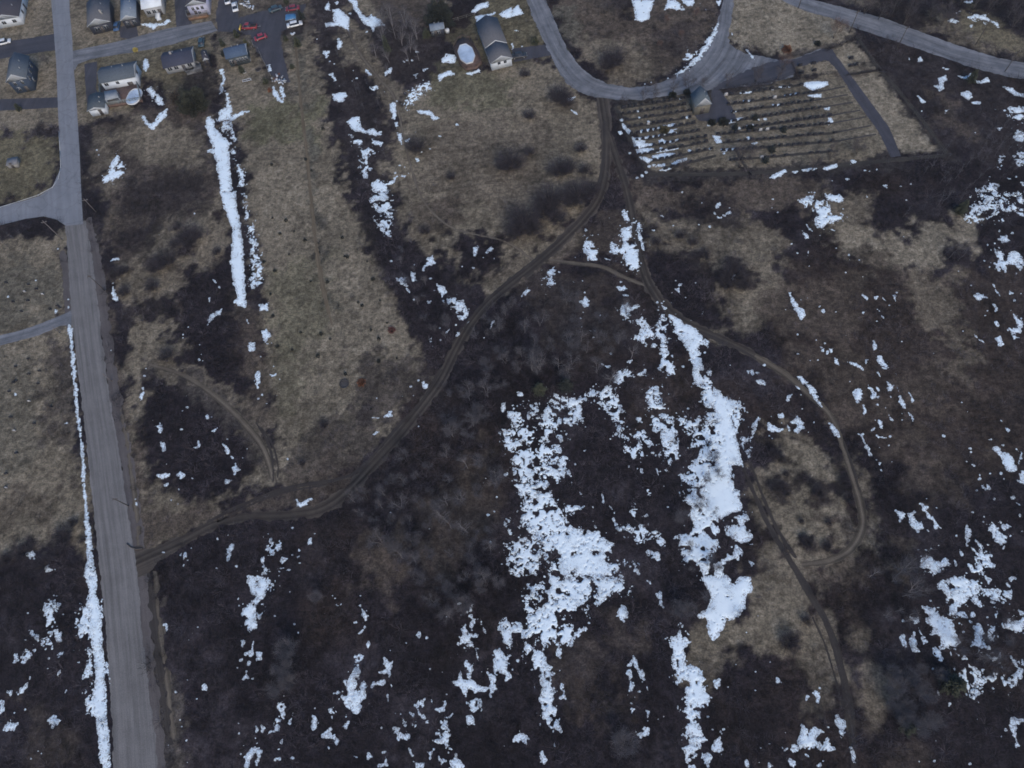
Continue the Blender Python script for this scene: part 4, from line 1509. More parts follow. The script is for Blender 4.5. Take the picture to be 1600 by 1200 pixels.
tag(sheet('cemetery_path', poly_fn(wl, [(-60, 549), (0, 532), (60, 516), (112, 496)]), wl, M_ASPH, .012, .25, .15), kind='structure')

TRK = {
 'main': [(940, 150, 5.5), (946, 185, 5), (948, 225, 4.5), (946, 270, 4), (936, 308, 4), (915, 338, 4.2), (880, 374, 4), (840, 410, 3.6), (800, 442, 3.4), (765, 472, 3.6), (735, 508, 3.8), (712, 548, 3.8), (688, 595, 3.6), (655, 640, 3.8), (620, 684, 4), (582, 726, 3.8), (548, 762, 4), (520, 786, 4.6), (488, 800, 4.2), (435, 806, 3.4), (382, 808, 2.8), (335, 820, 2.6), (285, 845, 3.2), (245, 868, 4.5), (205, 885, 6)],
 'east': [(950, 205, 3.5), (966, 255, 3.3), (980, 300, 3), (990, 350, 2.8), (1000, 400, 3.2), (1012, 440, 3.6), (1035, 475, 4), (1068, 503, 3.8), (1118, 525, 3.6), (1170, 550, 3)],
}
tag(sheet('dirt_track', lambda X, Y, f=[line_fn(TRK['main']), line_fn(TRK['east'])]: (lambda a, b: (np.maximum(a[0], b[0]), np.where(a[0] > b[0], a[1], b[1]), np.where(a[0] > b[0], a[2], b[2])))(f[0](X, Y), f[1](X, Y)),
          [(205, 150), (1170, 150), (205, 890), (1170, 890)], M_DIRT, .010, .2, 1.0, 1.8), kind='structure')
for nm, pts, mm, z in (
    ('grass_path', [(1160, 546, 3), (1220, 580, 2.8), (1262, 615, 2.6), (1298, 650, 2.2), (1318, 700, 2.2), (1332, 745, 2.6), (1345, 790, 3.2), (1347, 825, 3.2), (1328, 858, 2.8), (1295, 876, 2.4), (1255, 882, 1.6)], M_DIRTP, .008),
    ('grass_path', [(860, 406, 1.2), (900, 412, 2), (940, 417, 2), (972, 432, 2), (1008, 446, 1.6)], M_DIRTP, .009),
    ('mown_path', [(462, 70, 1.2), (470, 160, 1.5), (480, 245, 1.5), (487, 320, 1.6), (494, 385, 1.7), (502, 435, 2), (512, 480, 1.6), (519, 508, .6)], M_STRIP, .007),
    ('grass_path', [(235, 570, 1.5), (290, 588, 2), (340, 622, 2.4), (382, 662, 2.8), (412, 702, 2.6), (428, 752, 2)], M_DIRTP, .007),
    ('grass_path', [(535, 30, 1.4), (560, 80, 1.8), (590, 120, 1.8), (615, 150, 1.5), (628, 200, 1), (642, 260, 1), (660, 310, 1), (690, 345, 1.1), (725, 362, 1.1), (790, 378, 1.1), (835, 408, 1)], M_DIRTP, .006),
    ('wheel_rut', [(1160, 728, .7), (1182, 780, .9), (1206, 830, 1.1), (1236, 878, 1.3), (1262, 922, 1.5), (1290, 970, 1.2), (1308, 1020, 1.4), (1320, 1070, 1.4), (1327, 1110, 1.9), (1331, 1150, 1.2), (1338, 1230, 1.2)], M_MUD, .011),
    ('wheel_rut', [(1172, 722, .5), (1192, 775, .6), (1214, 826, .7), (1242, 870, .8)], M_MUD, .009),
    ('wheel_rut', [(1270, 965, .3), (1290, 1010, .4), (1305, 1060, .45), (1316, 1100, .4)], M_MUD, .009),
    ('wheel_rut', [(325, 815, .5), (365, 795, .8), (420, 772, .8), (470, 758, .9), (515, 752, .9), (548, 742, .6), (572, 722, .5)], M_MUD, .012),
    ('wheel_rut', [(340, 815, .4), (400, 785, .5), (450, 768, .5), (510, 758, .4)], M_MUD, .010),
    ('wheel_rut', [(400, 660, .4), (418, 690, .5), (426, 720, .5), (427, 752, .4)], M_MUD, .010),
    ('wheel_rut', [(408, 668, .3), (426, 695, .4), (434, 725, .4), (434, 745, .3)], M_MUD, .010),
    ('wheel_rut', [(944, 190, .8), (944, 240, .8), (936, 285, .8), (925, 318, .7), (900, 348, .6), (860, 385, .5), (820, 418, .45), (778, 452, .45), (742, 488, .4), (708, 535, .4)], M_MUD, .014),
    ('wheel_rut', [(690, 578, .5), (662, 622, .6), (628, 660, .7), (596, 696, .7), (562, 738, .5)], M_MUD, .014),
    ('wheel_rut', [(1015, 448, .5), (1040, 488, .5), (1080, 515, .8), (1115, 528, 1.1), (1150, 543, .8), (1180, 560, .5)], M_MUD, .014),
    ('wheel_rut', [(1318, 690, .4), (1334, 735, .6), (1342, 765, .5)], M_MUD, .013),
    ('wheel_rut', [(992, 355, .6), (1000, 400, .6), (1008, 430, .5)], M_MUD, .013)):
    tag(sheet(nm, line_fn(pts, .6 if "path" in nm else 1), [(a, b) for a, b, w in pts], mm, z, .2, .3 if 'path' in nm else .16, 1.1, keep='path' in nm), kind='structure')

M_SHOULDER = road_material('road_shoulder', (.078, .070, .070), .2, (.108, .099, .098), .8, mottle=.3)
tag(sheet('road_shoulder', line_fn([(139, 345, 2), (152, 420, 2.6), (163, 500, 2.6), (174, 580, 2.4), (184, 650, 2.6), (199, 730, 3), (208, 800, 3), (215, 850, 3), (220, 900, 2.6), (226, 970, 2.6), (234, 1060, 2.8), (243, 1140, 2.8), (251, 1230, 2.8)], 1), [(130, 345), (260, 1230)], M_SHOULDER, .009, .25, .9, 1.8, keep=False), kind='structure')
tag(sheet('road_shoulder', line_fn([(98, 395, 1.6), (104, 430, 2.4), (105, 470, 2), (110, 520, 1)], 1), [(95, 380), (112, 530)], M_SHOULDER, .009, .25, .7, 1.8, keep=False), kind='structure')
for nm, pts, mm, z in (('roadside_ditch', [(230, 885, 1.2), (235, 930, 1.5), (242, 990, 1.6), (250, 1050, 1.6), (257, 1100, 1.4), (264, 1160, .8)], M_MUD, .008), ('grass_verge', [(243, 895, .8), (247, 960, 1), (255, 1020, 1.1), (264, 1090, 1.3), (272, 1150, 1)], M_DIRTP, .006), ('grass_verge', [(222, 880, .6), (228, 950, .9), (236, 1030, 1), (246, 1110, 1.2), (254, 1180, 1)], M_DIRTP, .006),
                       ('grass_verge', [(188, 640, .5), (200, 700, .8), (208, 760, 1), (215, 820, .9), (216, 855, .6)], M_DIRTP, .0105), ('roadside_ditch', [(150, 390, .5), (163, 470, .7), (172, 540, .7), (182, 610, .9), (196, 690, 1), (209, 770, 1), (218, 830, .6)], M_MUD, .006)):
    tag(sheet(nm, line_fn(pts, 1), [(a, b) for a, b, w in pts], mm, z, .2, .9, 1.7, keep=False), kind='structure')
tag(sheet('dirt_apron', poly_fn([(212, 905), (206, 880), (200, 862), (214, 850), (235, 858), (262, 846), (290, 838), (280, 856), (245, 880), (228, 900)], [(205, 880), (290, 842)]), [(195, 845), (295, 910)], M_DIRT, .0125, .2, .5), kind='structure')
tag(sheet('dirt_apron', poly_fn([(930, 148), (938, 160), (934, 178), (944, 190), (955, 180), (953, 158), (962, 152)], [(940, 150), (946, 190)]), [(925, 145), (965, 195)], M_DIRT, .0125, .2, .5), kind='structure')
_te = lambda a, b: (a/8+1120, b/8+120)
_tw = lambda a, b: (a/7.5+960, b/7.5+130)
GROWS = [((110, 290), (800, 180)), ((100, 362), (820, 252)), ((150, 432), (880, 322)), ((180, 517), (880, 402)), ((200, 597), (930, 470)), ((270, 667), (990, 558)), ((250, 767), (1060, 628)), ((290, 842), (1070, 690)), ((400, 922), (1130, 772)), ((600, 1005), (1180, 852))]
EROWS = [((110, 232), (1060, 102)), ((150, 347), (1240, 192)), ((200, 445), (1185, 302)), ((150, 567), (1280, 388)), ((270, 652), (1410, 488)), ((20, 720), (1380, 592)), ((60, 825), (1470, 703)), ((80, 925), (1530, 803)), ((170, 1045), (1500, 927))]
M_ROWSOIL = road_material('grave_row_soil', (.034, .032, .030), .3, (.055, .05, .044), 1.5)
for rows, tf in ((GROWS, _tw), (EROWS, _te)):
    for p0, p1 in rows:
        a, b = tf(*p0), tf(*p1); tag(sheet('grave_row_soil', line_fn([(*a, .8), ((a[0]+b[0])/2, (a[1]+b[1])/2, .9), (*b, .8)], 1), [a, b], M_ROWSOIL, .015, .2, .18, 1.0, keep=False), kind='structure')
for pp in ([(1340, 60, 1), (1373, 106, 1), (1424, 166, 1.1), (1478, 238, 1.3)], [(1017, 272, 1), (1140, 272, 1.2), (1230, 266, 1.1), (1300, 260, 1.2), (1400, 250, 1.3), (1475, 243, 1.2)], [(962, 168, 1), (982, 212, 1.2), (1010, 262, 1.3)], [(1150, 236, .7), (1163, 258, .7), (1172, 272, .7)], [(1318, 118, .8), (1350, 113, .9), (1376, 109, .8)]):
    tag(sheet('ditch_line', line_fn(pp, 1), [(a, b) for a, b, w in pp], M_ROWSOIL, .015, .2, .3, 1.0, keep=False), kind='structure')

# ---------------------------------------------------------------- snow
M_SNOW = bpy.data.materials.new('old_snow'); M_SNOW.use_nodes = True
def _snow(m):
    nt = m.node_tree; b = nt.nodes['Principled BSDF']; N = nt.nodes.new; L = nt.links.new
    b.inputs['Roughness'].default_value = .6; b.inputs['Specular IOR Level'].default_value = .2
    tc = N('ShaderNodeTexCoord'); nz = N('ShaderNodeTexNoise'); nz.inputs['Scale'].default_value = 1.3; nz.inputs['Detail'].default_value = 8; nz.inputs['Roughness'].default_value = .7; L(tc.outputs['Object'], nz.inputs['Vector'])
    mr = N('ShaderNodeMapRange'); mr.inputs['From Min'].default_value = .56; mr.inputs['From Max'].default_value = .74; L(nz.outputs['Fac'], mr.inputs['Value'])
    m0 = N('ShaderNodeMix'); m0.data_type = 'RGBA'; m0.inputs['A'].default_value = (.74, .86, .93, 1); m0.inputs['B'].default_value = (.56, .66, .73, 1); L(mr.outputs['Result'], m0.inputs['Factor'])
    at = N('ShaderNodeAttribute'); at.attribute_name = 'depth'                     # thin melting rims let litter and slush show
    n5 = N('ShaderNodeTexNoise'); n5.inputs['Scale'].default_value = 3.2; n5.inputs['Detail'].default_value = 4; L(tc.outputs['Object'], n5.inputs['Vector'])
    ad = N('ShaderNodeMath'); ad.operation = 'MULTIPLY_ADD'; ad.inputs[1].default_value = 2.4; ad.inputs[2].default_value = -1.28; L(n5.outputs['Fac'], ad.inputs[0])
    sb = N('ShaderNodeMath'); sb.operation = 'SUBTRACT'; dm = N('ShaderNodeMath'); dm.operation = 'MULTIPLY'; dm.inputs[1].default_value = .6; L(at.outputs['Fac'], dm.inputs[0]); L(ad.outputs[0], sb.inputs[0]); L(dm.outputs[0], sb.inputs[1])
    m5 = N('ShaderNodeMapRange'); m5.inputs['From Min'].default_value = -.42; m5.inputs['From Max'].default_value = .12; m5.inputs['To Max'].default_value = .85; L(sb.outputs[0], m5.inputs['Value'])
    mx = N('ShaderNodeMix'); mx.data_type = 'RGBA'; mx.inputs['B'].default_value = (.16, .165, .19, 1); L(m0.outputs['Result'], mx.inputs['A']); L(m5.outputs['Result'], mx.inputs['Factor'])
    L(mx.outputs['Result'], b.inputs['Base Color'])
    bp = N('ShaderNodeBump'); bp.inputs['Strength'].default_value = .12; bp.inputs['Distance'].default_value = .1; L(nz.outputs['Fac'], bp.inputs['Height']); L(bp.outputs[0], b.inputs['Normal'])
_snow(M_SNOW)
SS = .15
sX, sY = grid(-200, 142, -20, 222, SS)
sF = snow_field(sX, sY, sX[0, 0], sY[0, 0], SS)
sZ = .03+.16*sstep(0, 1.4, sF)+.03*fbm(sX, sY, 1.5, 2, 8)
_V, _T, _Q, _g = iso_sheet(sX, sY, sF, sZ); _V[:, 2] = np.maximum(_V[:, 2], .024)
tag(link('snow_patches', mesh_np('snow_patches', _V, _T, _Q, True, {'depth': _g(np.clip(sF, 0, 2))}), M_SNOW), 'scattered patches of old melting snow lying on the scrub and fields', 'snow', kind='stuff')

# helpers that look these fields up
def lookup(A, x, y, X, Y, s):
    i = np.clip(((x-X[0, 0])/s+.5).astype(int), 0, X.shape[1]-1); j = np.clip(((y-Y[0, 0])/s+.5).astype(int), 0, X.shape[0]-1); return A[j, i]
gR = np.full(gX.shape, -50.0)
for fn, a, b in ROADF:
    i0 = max(0, int((a[0]-GX0)/GS)); i1 = int((b[0]-GX0)/GS)+2; j0 = max(0, int((a[1]-GY0)/GS)); j1 = int((b[1]-GY0)/GS)+2
    if i1 <= 0 or j1 <= 0: continue
    sl = (slice(j0, j1), slice(i0, i1)); o_ = fn(gX[sl], gY[sl]); o_ = o_[0] if isinstance(o_, tuple) else o_
    gR[sl] = np.maximum(gR[sl], o_)
# ---------------------------------------------------------------- leafless woody plants
def ribbons(P0, D, Lh, Wd, rng, droop=0.0, bend=.25):
    """curved two-segment ribbons; returns V (5 per ribbon)"""
    n = len(P0); D = D/np.linalg.norm(D, axis=1, keepdims=True)
    D2 = D+rng.normal(0, bend, (n, 3)); D2[:, 2] -= droop; D2 /= np.linalg.norm(D2, axis=1, keepdims=True)
    S = np.cross(D, rng.normal(0, 1, (n, 3))); S /= np.linalg.norm(S, axis=1, keepdims=True)
    A = P0; B = A+D*(Lh*.5)[:, None]; C = B+D2*(Lh*.5)[:, None]; w = Wd[:, None]/2
    V = np.stack([A-S*w, A+S*w, B+S*w*.7, B-S*w*.7, C], 1); return V, B, C, D2
def rib_faces(n, off=0):
    b = np.arange(n)*5+off; return np.stack([b+3, b+2, b+4], -1), np.stack([b, b+1, b+2, b+3], -1)
def shrub_verts(seed, r, h, n, w=.035, base=.35):
    rng = np.random.default_rng(seed)
    a = rng.uniform(0, 2*np.pi, n); t = np.sqrt(rng.uniform(0, 1, n)); p = np.stack([np.cos(a)*t*r*base, np.sin(a)*t*r*base, rng.uniform(0, .15, n)*h], -1)
    out = t*.9+rng.uniform(0, .45, n); d = np.stack([np.cos(a)*out*r, np.sin(a)*out*r, h*rng.uniform(.55, 1.1, n)], -1)
    V1, B, C, D2 = ribbons(p, d, np.linalg.norm(d, axis=1)*rng.uniform(.7, 1, n), np.full(n, w), rng)
    k = n*2; i = rng.integers(0, n, k); f = rng.uniform(0, 1, k)[:, None]; q = B[i]*(1-f)+C[i]*f
    d2 = D2[i]+rng.normal(0, .75, (k, 3)); d2[:, 2] = np.abs(d2[:, 2])*.6+.1
    V2, _, _, _ = ribbons(q, d2, rng.uniform(.35, .8, k)*min(r, 1.6), np.full(k, w*.62), rng)
    return np.concatenate([V1, V2]).reshape(-1, 3)
def twig_material(name, c1, c2):
    m = bpy.data.materials.new(name); m.use_nodes = True; nt = m.node_tree; b = nt.nodes['Principled BSDF']; N = nt.nodes.new; L = nt.links.new
    b.inputs['Roughness'].default_value = .85; b.inputs['Specular IOR Level'].default_value = .15
    at = N('ShaderNodeAttribute'); at.attribute_name = 'tone'; tc = N('ShaderNodeTexCoord'); nz = N('ShaderNodeTexNoise'); nz.inputs['Scale'].default_value = .7; L(tc.outputs['Object'], nz.inputs['Vector'])
    ad = N('ShaderNodeMath'); ad.operation = 'ADD'; L(at.outputs['Fac'], ad.inputs[0]); L(nz.outputs['Fac'], ad.inputs[1])
    mr = N('ShaderNodeMapRange'); mr.inputs['From Min'].default_value = .45; mr.inputs['From Max'].default_value = 1.35; L(ad.outputs[0], mr.inputs['Value'])
    mx = N('ShaderNodeMix'); mx.data_type = 'RGBA'; mx.inputs['A'].default_value = (*c1, 1); mx.inputs['B'].default_value = (*c2, 1); L(mr.outputs['Result'], mx.inputs['Factor']); L(mx.outputs['Result'], b.inputs['Base Color'])
    return m
M_SCRUB = twig_material('scrub_twigs', (.014, .0115, .014), (.105, .094, .112))
M_BARK_P = mat('pale_bark', (.20, .19, .20), .8, .3, 3); M_TWIG_P = mat('pale_twigs', (.070, .068, .080), .8, .25, 1)
M_BARK_D = mat('dark_bark', (.06, .052, .05), .9, .3, 3); M_TWIG_D = mat('dark_twigs', (.052, .046, .054), .9, .3, 1); M_TWIG_R = mat('reddish_twigs', (.10, .062, .052), .9, .3, 1)
M_TWIG_W = mat('silvery_twigs', (.088, .084, .096), .8, .2, 1)

def build_scrub():
    rng = np.random.default_rng(4); s = 1.75
    xs, ys = np.meshgrid(np.arange(-215, 150, s), np.arange(-20, 232, s)); x = (xs+rng.uniform(-.8, .8, xs.shape)).ravel(); y = (ys+rng.uniform(-.8, .8, ys.shape)).ravel()
    px, py = PX(x, y); keep = (px > -90) & (px < 1690) & (py > -75) & (py < 1290); x, y, px, py = x[keep], y[keep], px[keep], py[keep]
    d = lookup(gD, x, y, gX, gY, GS); r = lookup(gR, x, y, gX, gY, GS); sn = lookup(sF, x, y, sX, sY, SS)
    clump = .5+.9*vnoise(x/4.5, y/4.5, 91)
    p = d*clump*np.where(sn > .9, .22, np.where(sn > 0, .32, 1.0))*(r < -.3)+.012*(r < -1)
    keep = rng.uniform(0, 1, len(x)) < p; x, y, d, sn = x[keep], y[keep], d[keep], sn[keep]
    n = len(x); print('scrub bushes', n)
    var = [shrub_verts(100+i, 1.25, 1.35, 17, .045) for i in range(8)]
    k = rng.integers(0, 8, n); sc_ = rng.uniform(.55, 1.25, n)*(.6+.45*d)*np.where(sn > 0, .5, 1); a = rng.uniform(0, 2*np.pi, n)
    ton = np.clip(1.5*(fbm(x, y, 14, 3, 51)*.5+.5)**1.6-.5+.75*rng.uniform(0, 1, n)**2+.5*fbm(x, y, 4.5, 2, 93), -.25, 1)
    Vs, Ts = [], []
    for i in range(8):
        m = k == i; v = var[i]; c, s_ = np.cos(a[m]), np.sin(a[m]); z = sc_[m]
        X = (v[None, :, 0]*c[:, None]-v[None, :, 1]*s_[:, None])*z[:, None]+x[m][:, None]; Y = (v[None, :, 0]*s_[:, None]+v[None, :, 1]*c[:, None])*z[:, None]+y[m][:, None]
        Z = v[None, :, 2]*(z*rng.uniform(.7, 1.3, len(z)))[:, None]+.0*X
        Vs.append(np.stack([X, Y, Z], -1).reshape(-1, 3)); Ts.append(np.repeat(ton[m], len(v)))
    V = np.concatenate(Vs); T = np.concatenate(Ts); t, q = rib_faces(len(V)//5)
    me = bpy.data.meshes.new('scrub'); me.vertices.add(len(V)); me.vertices.foreach_set('co', V.astype(np.float32).ravel())
    nt, nq = len(t), len(q); me.loops.add(nt*3+nq*4); me.loops.foreach_set('vertex_index', np.concatenate([t.ravel(), q.ravel()]).astype(np.int32)); me.polygons.add(nt+nq)
    me.polygons.foreach_set('loop_start', np.concatenate([np.arange(nt)*3, nt*3+np.arange(nq)*4]).astype(np.int32))
    at = me.attributes.new('tone', 'FLOAT', 'POINT'); at.data.foreach_set('value', T.astype(np.float32)); me.update(calc_edges=True)
    tag(link('scrub', me, M_SCRUB), 'dark leafless knee-high scrub and brambles covering the open ground', 'scrub', kind='stuff')
build_scrub()

def tree_meshes(seed, h, spread, stems=1, lean=.1, dens=1.0, limb_r=.09):
    """leafless tree: trunk mesh (stems and limbs, tapered tubes) and crown mesh (fine twigs)"""
    rng = np.random.default_rng(seed); tb = MB(); tips = []
    for s in range(stems):
        a = rng.uniform(0, 6.28); tilt = rng.uniform(.05, .35 if stems > 1 else .12)
        top = np.array([math.cos(a)*tilt*h*.8, math.sin(a)*tilt*h*.8, h*rng.uniform(.75, .95)]); st = np.array([math.cos(a), math.sin(a), 0])*.12*(stems > 1)
        P_ = [st+(top-st)*t+np.array([rng.normal(0, .10), rng.normal(0, .10), 0])*(t > 0)*h/8 for t in np.linspace(0, 1, 6)]; P_[0][2] = -.05
        R_ = [limb_r*(1-.78*t)*h/7 for t in np.linspace(0, 1, 6)]; tb.tube(P_, R_, 6); tips.append((P_[-1], top-st))
        nb = int(10*dens)
        for j in range(nb):
            t = rng.uniform(.28, .98); i = min(4, int(t*5)); f = t*5-i; q = P_[i]*(1-f)+P_[i+1]*f
            b = a+rng.uniform(-2.4, 2.4); L_ = spread*(1.15-.55*t)*rng.uniform(.6, 1.05)
            d = np.array([math.cos(b), math.sin(b), rng.uniform(.45, 1.3)]); d /= np.linalg.norm(d)
            m_ = q+d*L_*.5; d2 = d+np.array([rng.normal(0, .2), rng.normal(0, .2), .22]); d2 /= np.linalg.norm(d2); e = m_+d2*L_*.5
            r = R_[i]*.5; tb.tube([q, m_, e], [r, r*.65, r*.25], 4); tips += [(q*.35+m_*.65, d), (m_, d2), ((m_+e)/2, d2), (e, d2)]
            for c_ in range(2):
                d3 = d2+rng.normal(0, .55, 3); d3[2] = abs(d3[2]); d3 /= np.linalg.norm(d3); e2 = m_+d3*L_*.45
                tb.tube([m_, e2], [r*.45, r*.15], 3); tips += [((m_+e2)/2, d3), (e2, d3)]
    T = np.array([t[0] for t in tips]); D = np.array([t[1]/np.linalg.norm(t[1]) for t in tips]); k = int(4.6*dens)
    T = np.repeat(T, k, 0)+rng.normal(0, .22, (len(T)*k, 3)); D = np.repeat(D, k, 0)+rng.normal(0, .6, (len(D)*k, 3)); D[:, 2] += .25
    V, B, C, D2 = ribbons(T, D, rng.uniform(.3, 1.3, len(T))*h/7, np.full(len(T), .024), rng)
    t, q = rib_faces(len(T)); V = V.reshape(-1, 3); V[:, 2] = np.maximum(V[:, 2], .05)
    return tb.mesh('trunk', True), mesh_np('twigs', V, t, q)
def needle_mesh(seed, h, r, n, kind='cone', size=.34):
    """foliage as many small leaf faces through the crown volume; lumpy outline"""
    rng = np.random.default_rng(seed)
    if kind == 'cone':
        z = (1-np.sqrt(rng.uniform(0, 1, n)))*.93+.05; a = rng.uniform(0, 6.283, n)
        whorl = .78+.22*np.cos(z*h*2*np.pi/.55); lob = .82+.25*np.sin(a*5+z*9)+.12*np.sin(a*11-z*17)
        rr = r*(1-z)**.85*whorl*lob*np.sqrt(rng.uniform(.12, 1, n)); p = np.stack([np.cos(a)*rr, np.sin(a)*rr, z*h], -1); d = np.stack([np.cos(a), np.sin(a), rng.uniform(-.5, .15, n)], -1)
    else:
        u = rng.normal(0, 1, (n, 3)); u /= np.linalg.norm(u, axis=1, keepdims=True); u[:, 2] = np.abs(u[:, 2])
        lob = .8+.22*np.sin(u[:, 0]*5+seed)*np.cos(u[:, 1]*6)+.12*np.sin(u[:, 2]*11+u[:, 0]*9); t = rng.uniform(.25, 1, n)**.5
        p = u*np.array([r, r, h])*(lob*t)[:, None]; d = u+rng.normal(0, .3, (n, 3))
    S = np.cross(d, rng.normal(0, 1, (n, 3))); S /= np.linalg.norm(S, axis=1, keepdims=True); d = d/np.linalg.norm(d, axis=1, keepdims=True)
    L_ = size*rng.uniform(.6, 1.3, n)[:, None]; w = L_*.3; p[:, 2] = np.maximum(p[:, 2], .05)
    V = np.stack([p, p+d*L_*.5+S*w, p+d*L_, p+d*L_*.5-S*w], 1).reshape(-1, 3); b = np.arange(n)*4
    return mesh_np('crown', V, None, np.stack([b, b+1, b+2, b+3], -1))
M_CON = mat('conifer_needles', (.030, .040, .027), .8, .4, 1.5, c2=(.055, .062, .036)); M_CON_Y = mat('yellowish_needles', (.075, .072, .035), .8, .3, 1.5)
M_CON_B = mat('dark_needles', (.016, .021, .019), .8, .35, 1.5); M_BROWN = mat('rust_brown_leaves', (.13, .06, .035), .8, .3, 1.5); M_OLIVE = mat('olive_leaves', (.075, .068, .038), .8, .3, 1.5)

ORD = ['first', 'second', 'third', 'fourth', 'fifth', 'sixth', 'seventh', 'eighth', 'ninth', 'tenth', 'eleventh', 'twelfth', 'thirteenth', 'fourteenth', 'fifteenth', 'sixteenth', 'seventeenth', 'eighteenth', 'nineteenth', 'twentieth', 'twenty-first', 'twenty-second', 'twenty-third', 'twenty-fourth', 'twenty-fifth', 'twenty-sixth', 'twenty-seventh', 'twenty-eighth']
def ordn(i, n):
    if i == 0: return 'leftmost'
    if i == n-1: return 'rightmost'
    return ORD[i]+' from left'
_prot = {}
def tree_proto(key):
    if key not in _prot:
        kind, s = key
        if kind == 'pale': a = dict(h=6.5+.5*s, spread=2.4, stems=1+s % 3); tm, cm = M_BARK_P, M_TWIG_P
        elif kind == 'wood': a = dict(h=5.5+.4*s, spread=2.6, stems=2+s % 3, dens=1.1, limb_r=.055); tm, cm = M_BARK_P if s % 2 else M_TWIG_P, M_TWIG_P
        elif kind == 'thin': a = dict(h=7+.5*s, spread=1.0, stems=1, dens=.7, limb_r=.07); tm, cm = M_TWIG_P, M_TWIG_P
        elif kind == 'silver': a = dict(h=4.6+.3*s, spread=2.6, stems=5, dens=1.3, limb_r=.04); tm, cm = M_TWIG_W, M_TWIG_W
        elif kind == 'dark': a = dict(h=6.5+.5*s, spread=2.8, stems=2+s % 2, dens=1.2); tm, cm = M_BARK_D, M_TWIG_D
        elif kind == 'red': a = dict(h=6+.5*s, spread=2.8, stems=3, dens=1.3); tm, cm = M_BARK_D, M_TWIG_R
        t, c = tree_meshes(hash_(kind)+s, **a); t.materials.append(tm); c.materials.append(cm); _prot[key] = (t, c)
    return _prot[key]
def hash_(s): return sum(ord(c)*(i+3) for i, c in enumerate(s))*10
def put_tree(kind, s, px, py, size, label, cat='tree', group=None, name='bare_tree'):
    t, c = tree_proto((kind, s)); x, y = P(px, py)
    o = thing(name, label, cat, (x, y, 0), random.uniform(0, 6.28), group); o.scale = (size, size, size*random.uniform(.9, 1.1))
    a = link('trunk', t, None, o); b = link('twigs', c, None, o); return o
def cluster(pts, fmt, group, kind, variants=3, cat='tree', name='bare_tree', size=1.0):
    """pts [(px,py[,size])]; labels count from the left in the photo"""
    if '#' not in fmt: pts, labs = banded(pts, fmt)
    else: pts = sorted(pts); labs = [fmt.replace('#', ordn(i, len(pts))) for i in range(len(pts))]
    for i, p in enumerate(pts):
        random.seed(int(p[0]*31+p[1])); z = p[2] if len(p) > 2 else 1
        put_tree(kind, i % variants, p[0], p[1], size*z, labs[i], cat, group, name)
def banded(pts, base, per=8):
    """order a big cluster into bands from the top of the photo, then from the left"""
    pts = sorted(pts, key=lambda p: p[1]); out = []; labs = []; nb = max(1, round(len(pts)/per))
    for b in range(nb):
        row = sorted(pts[b*len(pts)//nb:(b+1)*len(pts)//nb])
        for i, p in enumerate(row): out.append(p); labs.append(f'{base}, {ordn(i, len(row))} in the {ORD[b]} band down')
    return out, labs
def inpoly(px, py, pts):
    return bool(sdf_poly(np.array([float(px)]), np.array([float(py)]), pts)[0] > 0)
def scatter(poly, n, mind, seed):
    rnd = random.Random(seed); xs = [p[0] for p in poly]; ys = [p[1] for p in poly]; out = []; tries = 0
    while len(out) < n and tries < n*80:
        tries += 1; a, b = rnd.uniform(min(xs), max(xs)), rnd.uniform(min(ys), max(ys))
        if not inpoly(a, b, poly) or any((a-c)**2+(b-d)**2 < mind**2 for c, d, *_ in out): continue
        x, y = P(a, b)
        if lookup(gR, np.array([x]), np.array([y]), gX, gY, GS)[0] > -1.5: continue
        if lookup(sF, np.array([x]), np.array([y]), sX, sY, SS)[0] > .6 and rnd.random() < .8: continue
        out.append((a, b, rnd.uniform(.5, 1.05)))
    return out
random.seed(1)
# the grey thicket below the dirt track
cluster(scatter([(700, 590), (760, 480), (900, 460), (980, 520), (960, 590), (840, 600), (780, 620), (740, 720), (690, 700)], 44, 15, 3), 'grey leafless tree beside the track bend', 'grey trees of the thicket', 'wood', 4)
cluster(scatter([(520, 790), (600, 740), (690, 690), (780, 720), (780, 900), (690, 980), (640, 900), (580, 840)], 46, 19, 8), 'low pale leafless tree under the central field', 'pale trees under the field', 'wood', 4)
cluster([(820, 520), (832, 580, 1.1), (843, 578), (873, 577, 1.1), (908, 534), (888, 541, .8), (884, 592, .9), (978, 488, .7), (986, 560), (952, 596, 1.1), (699, 790, 1.1), (700, 815, 1.1), (731, 732), (776, 755), (732, 832), (723, 786, .8)], 'white barked forked birch of the central thicket, # of the white ones', 'white birches of the thicket', 'pale')
cluster([(455, 1015, 1.1), (450, 1045), (442, 1072), (460, 1068, .9), (500, 935, .7), (726, 948), (755, 920, .8), (780, 912, .7), (977, 1160, 1.25), (1063, 812, .8), (1054, 952, .9), (1075, 955, .8)], 'silvery fan-shaped bush tree standing in the dark lower scrub, #', 'silvery fan trees of the lower scrub', 'silver')
cluster(scatter([(1100, 660), (1130, 760), (1120, 900), (1090, 950), (1070, 870), (1090, 760)], 12, 14, 5), 'thin grey alder on the long snowbank, #', 'grey alders on the snowbank', 'wood', 3, size=.7)
cluster(scatter([(1350, 880), (1440, 880), (1440, 960), (1380, 990)], 9, 16, 6)+[(1402, 900), (1420, 925)], 'pale leafless tree leaning right beside the far track, #', 'pale trees right of the muddy track', 'pale')
cluster(scatter([(1380, 1040), (1470, 1040), (1480, 1110), (1420, 1150), (1390, 1130)], 12, 15, 7), 'silvery leafless tree by the lower right conifer, #', 'silvery trees by the lower conifer', 'silver')
cluster(scatter([(1480, 1010), (1600, 960), (1600, 1040), (1540, 1060)], 8, 16, 9), 'grey leafless tree among lower right snow, #', 'grey trees among lower right snow', 'wood')
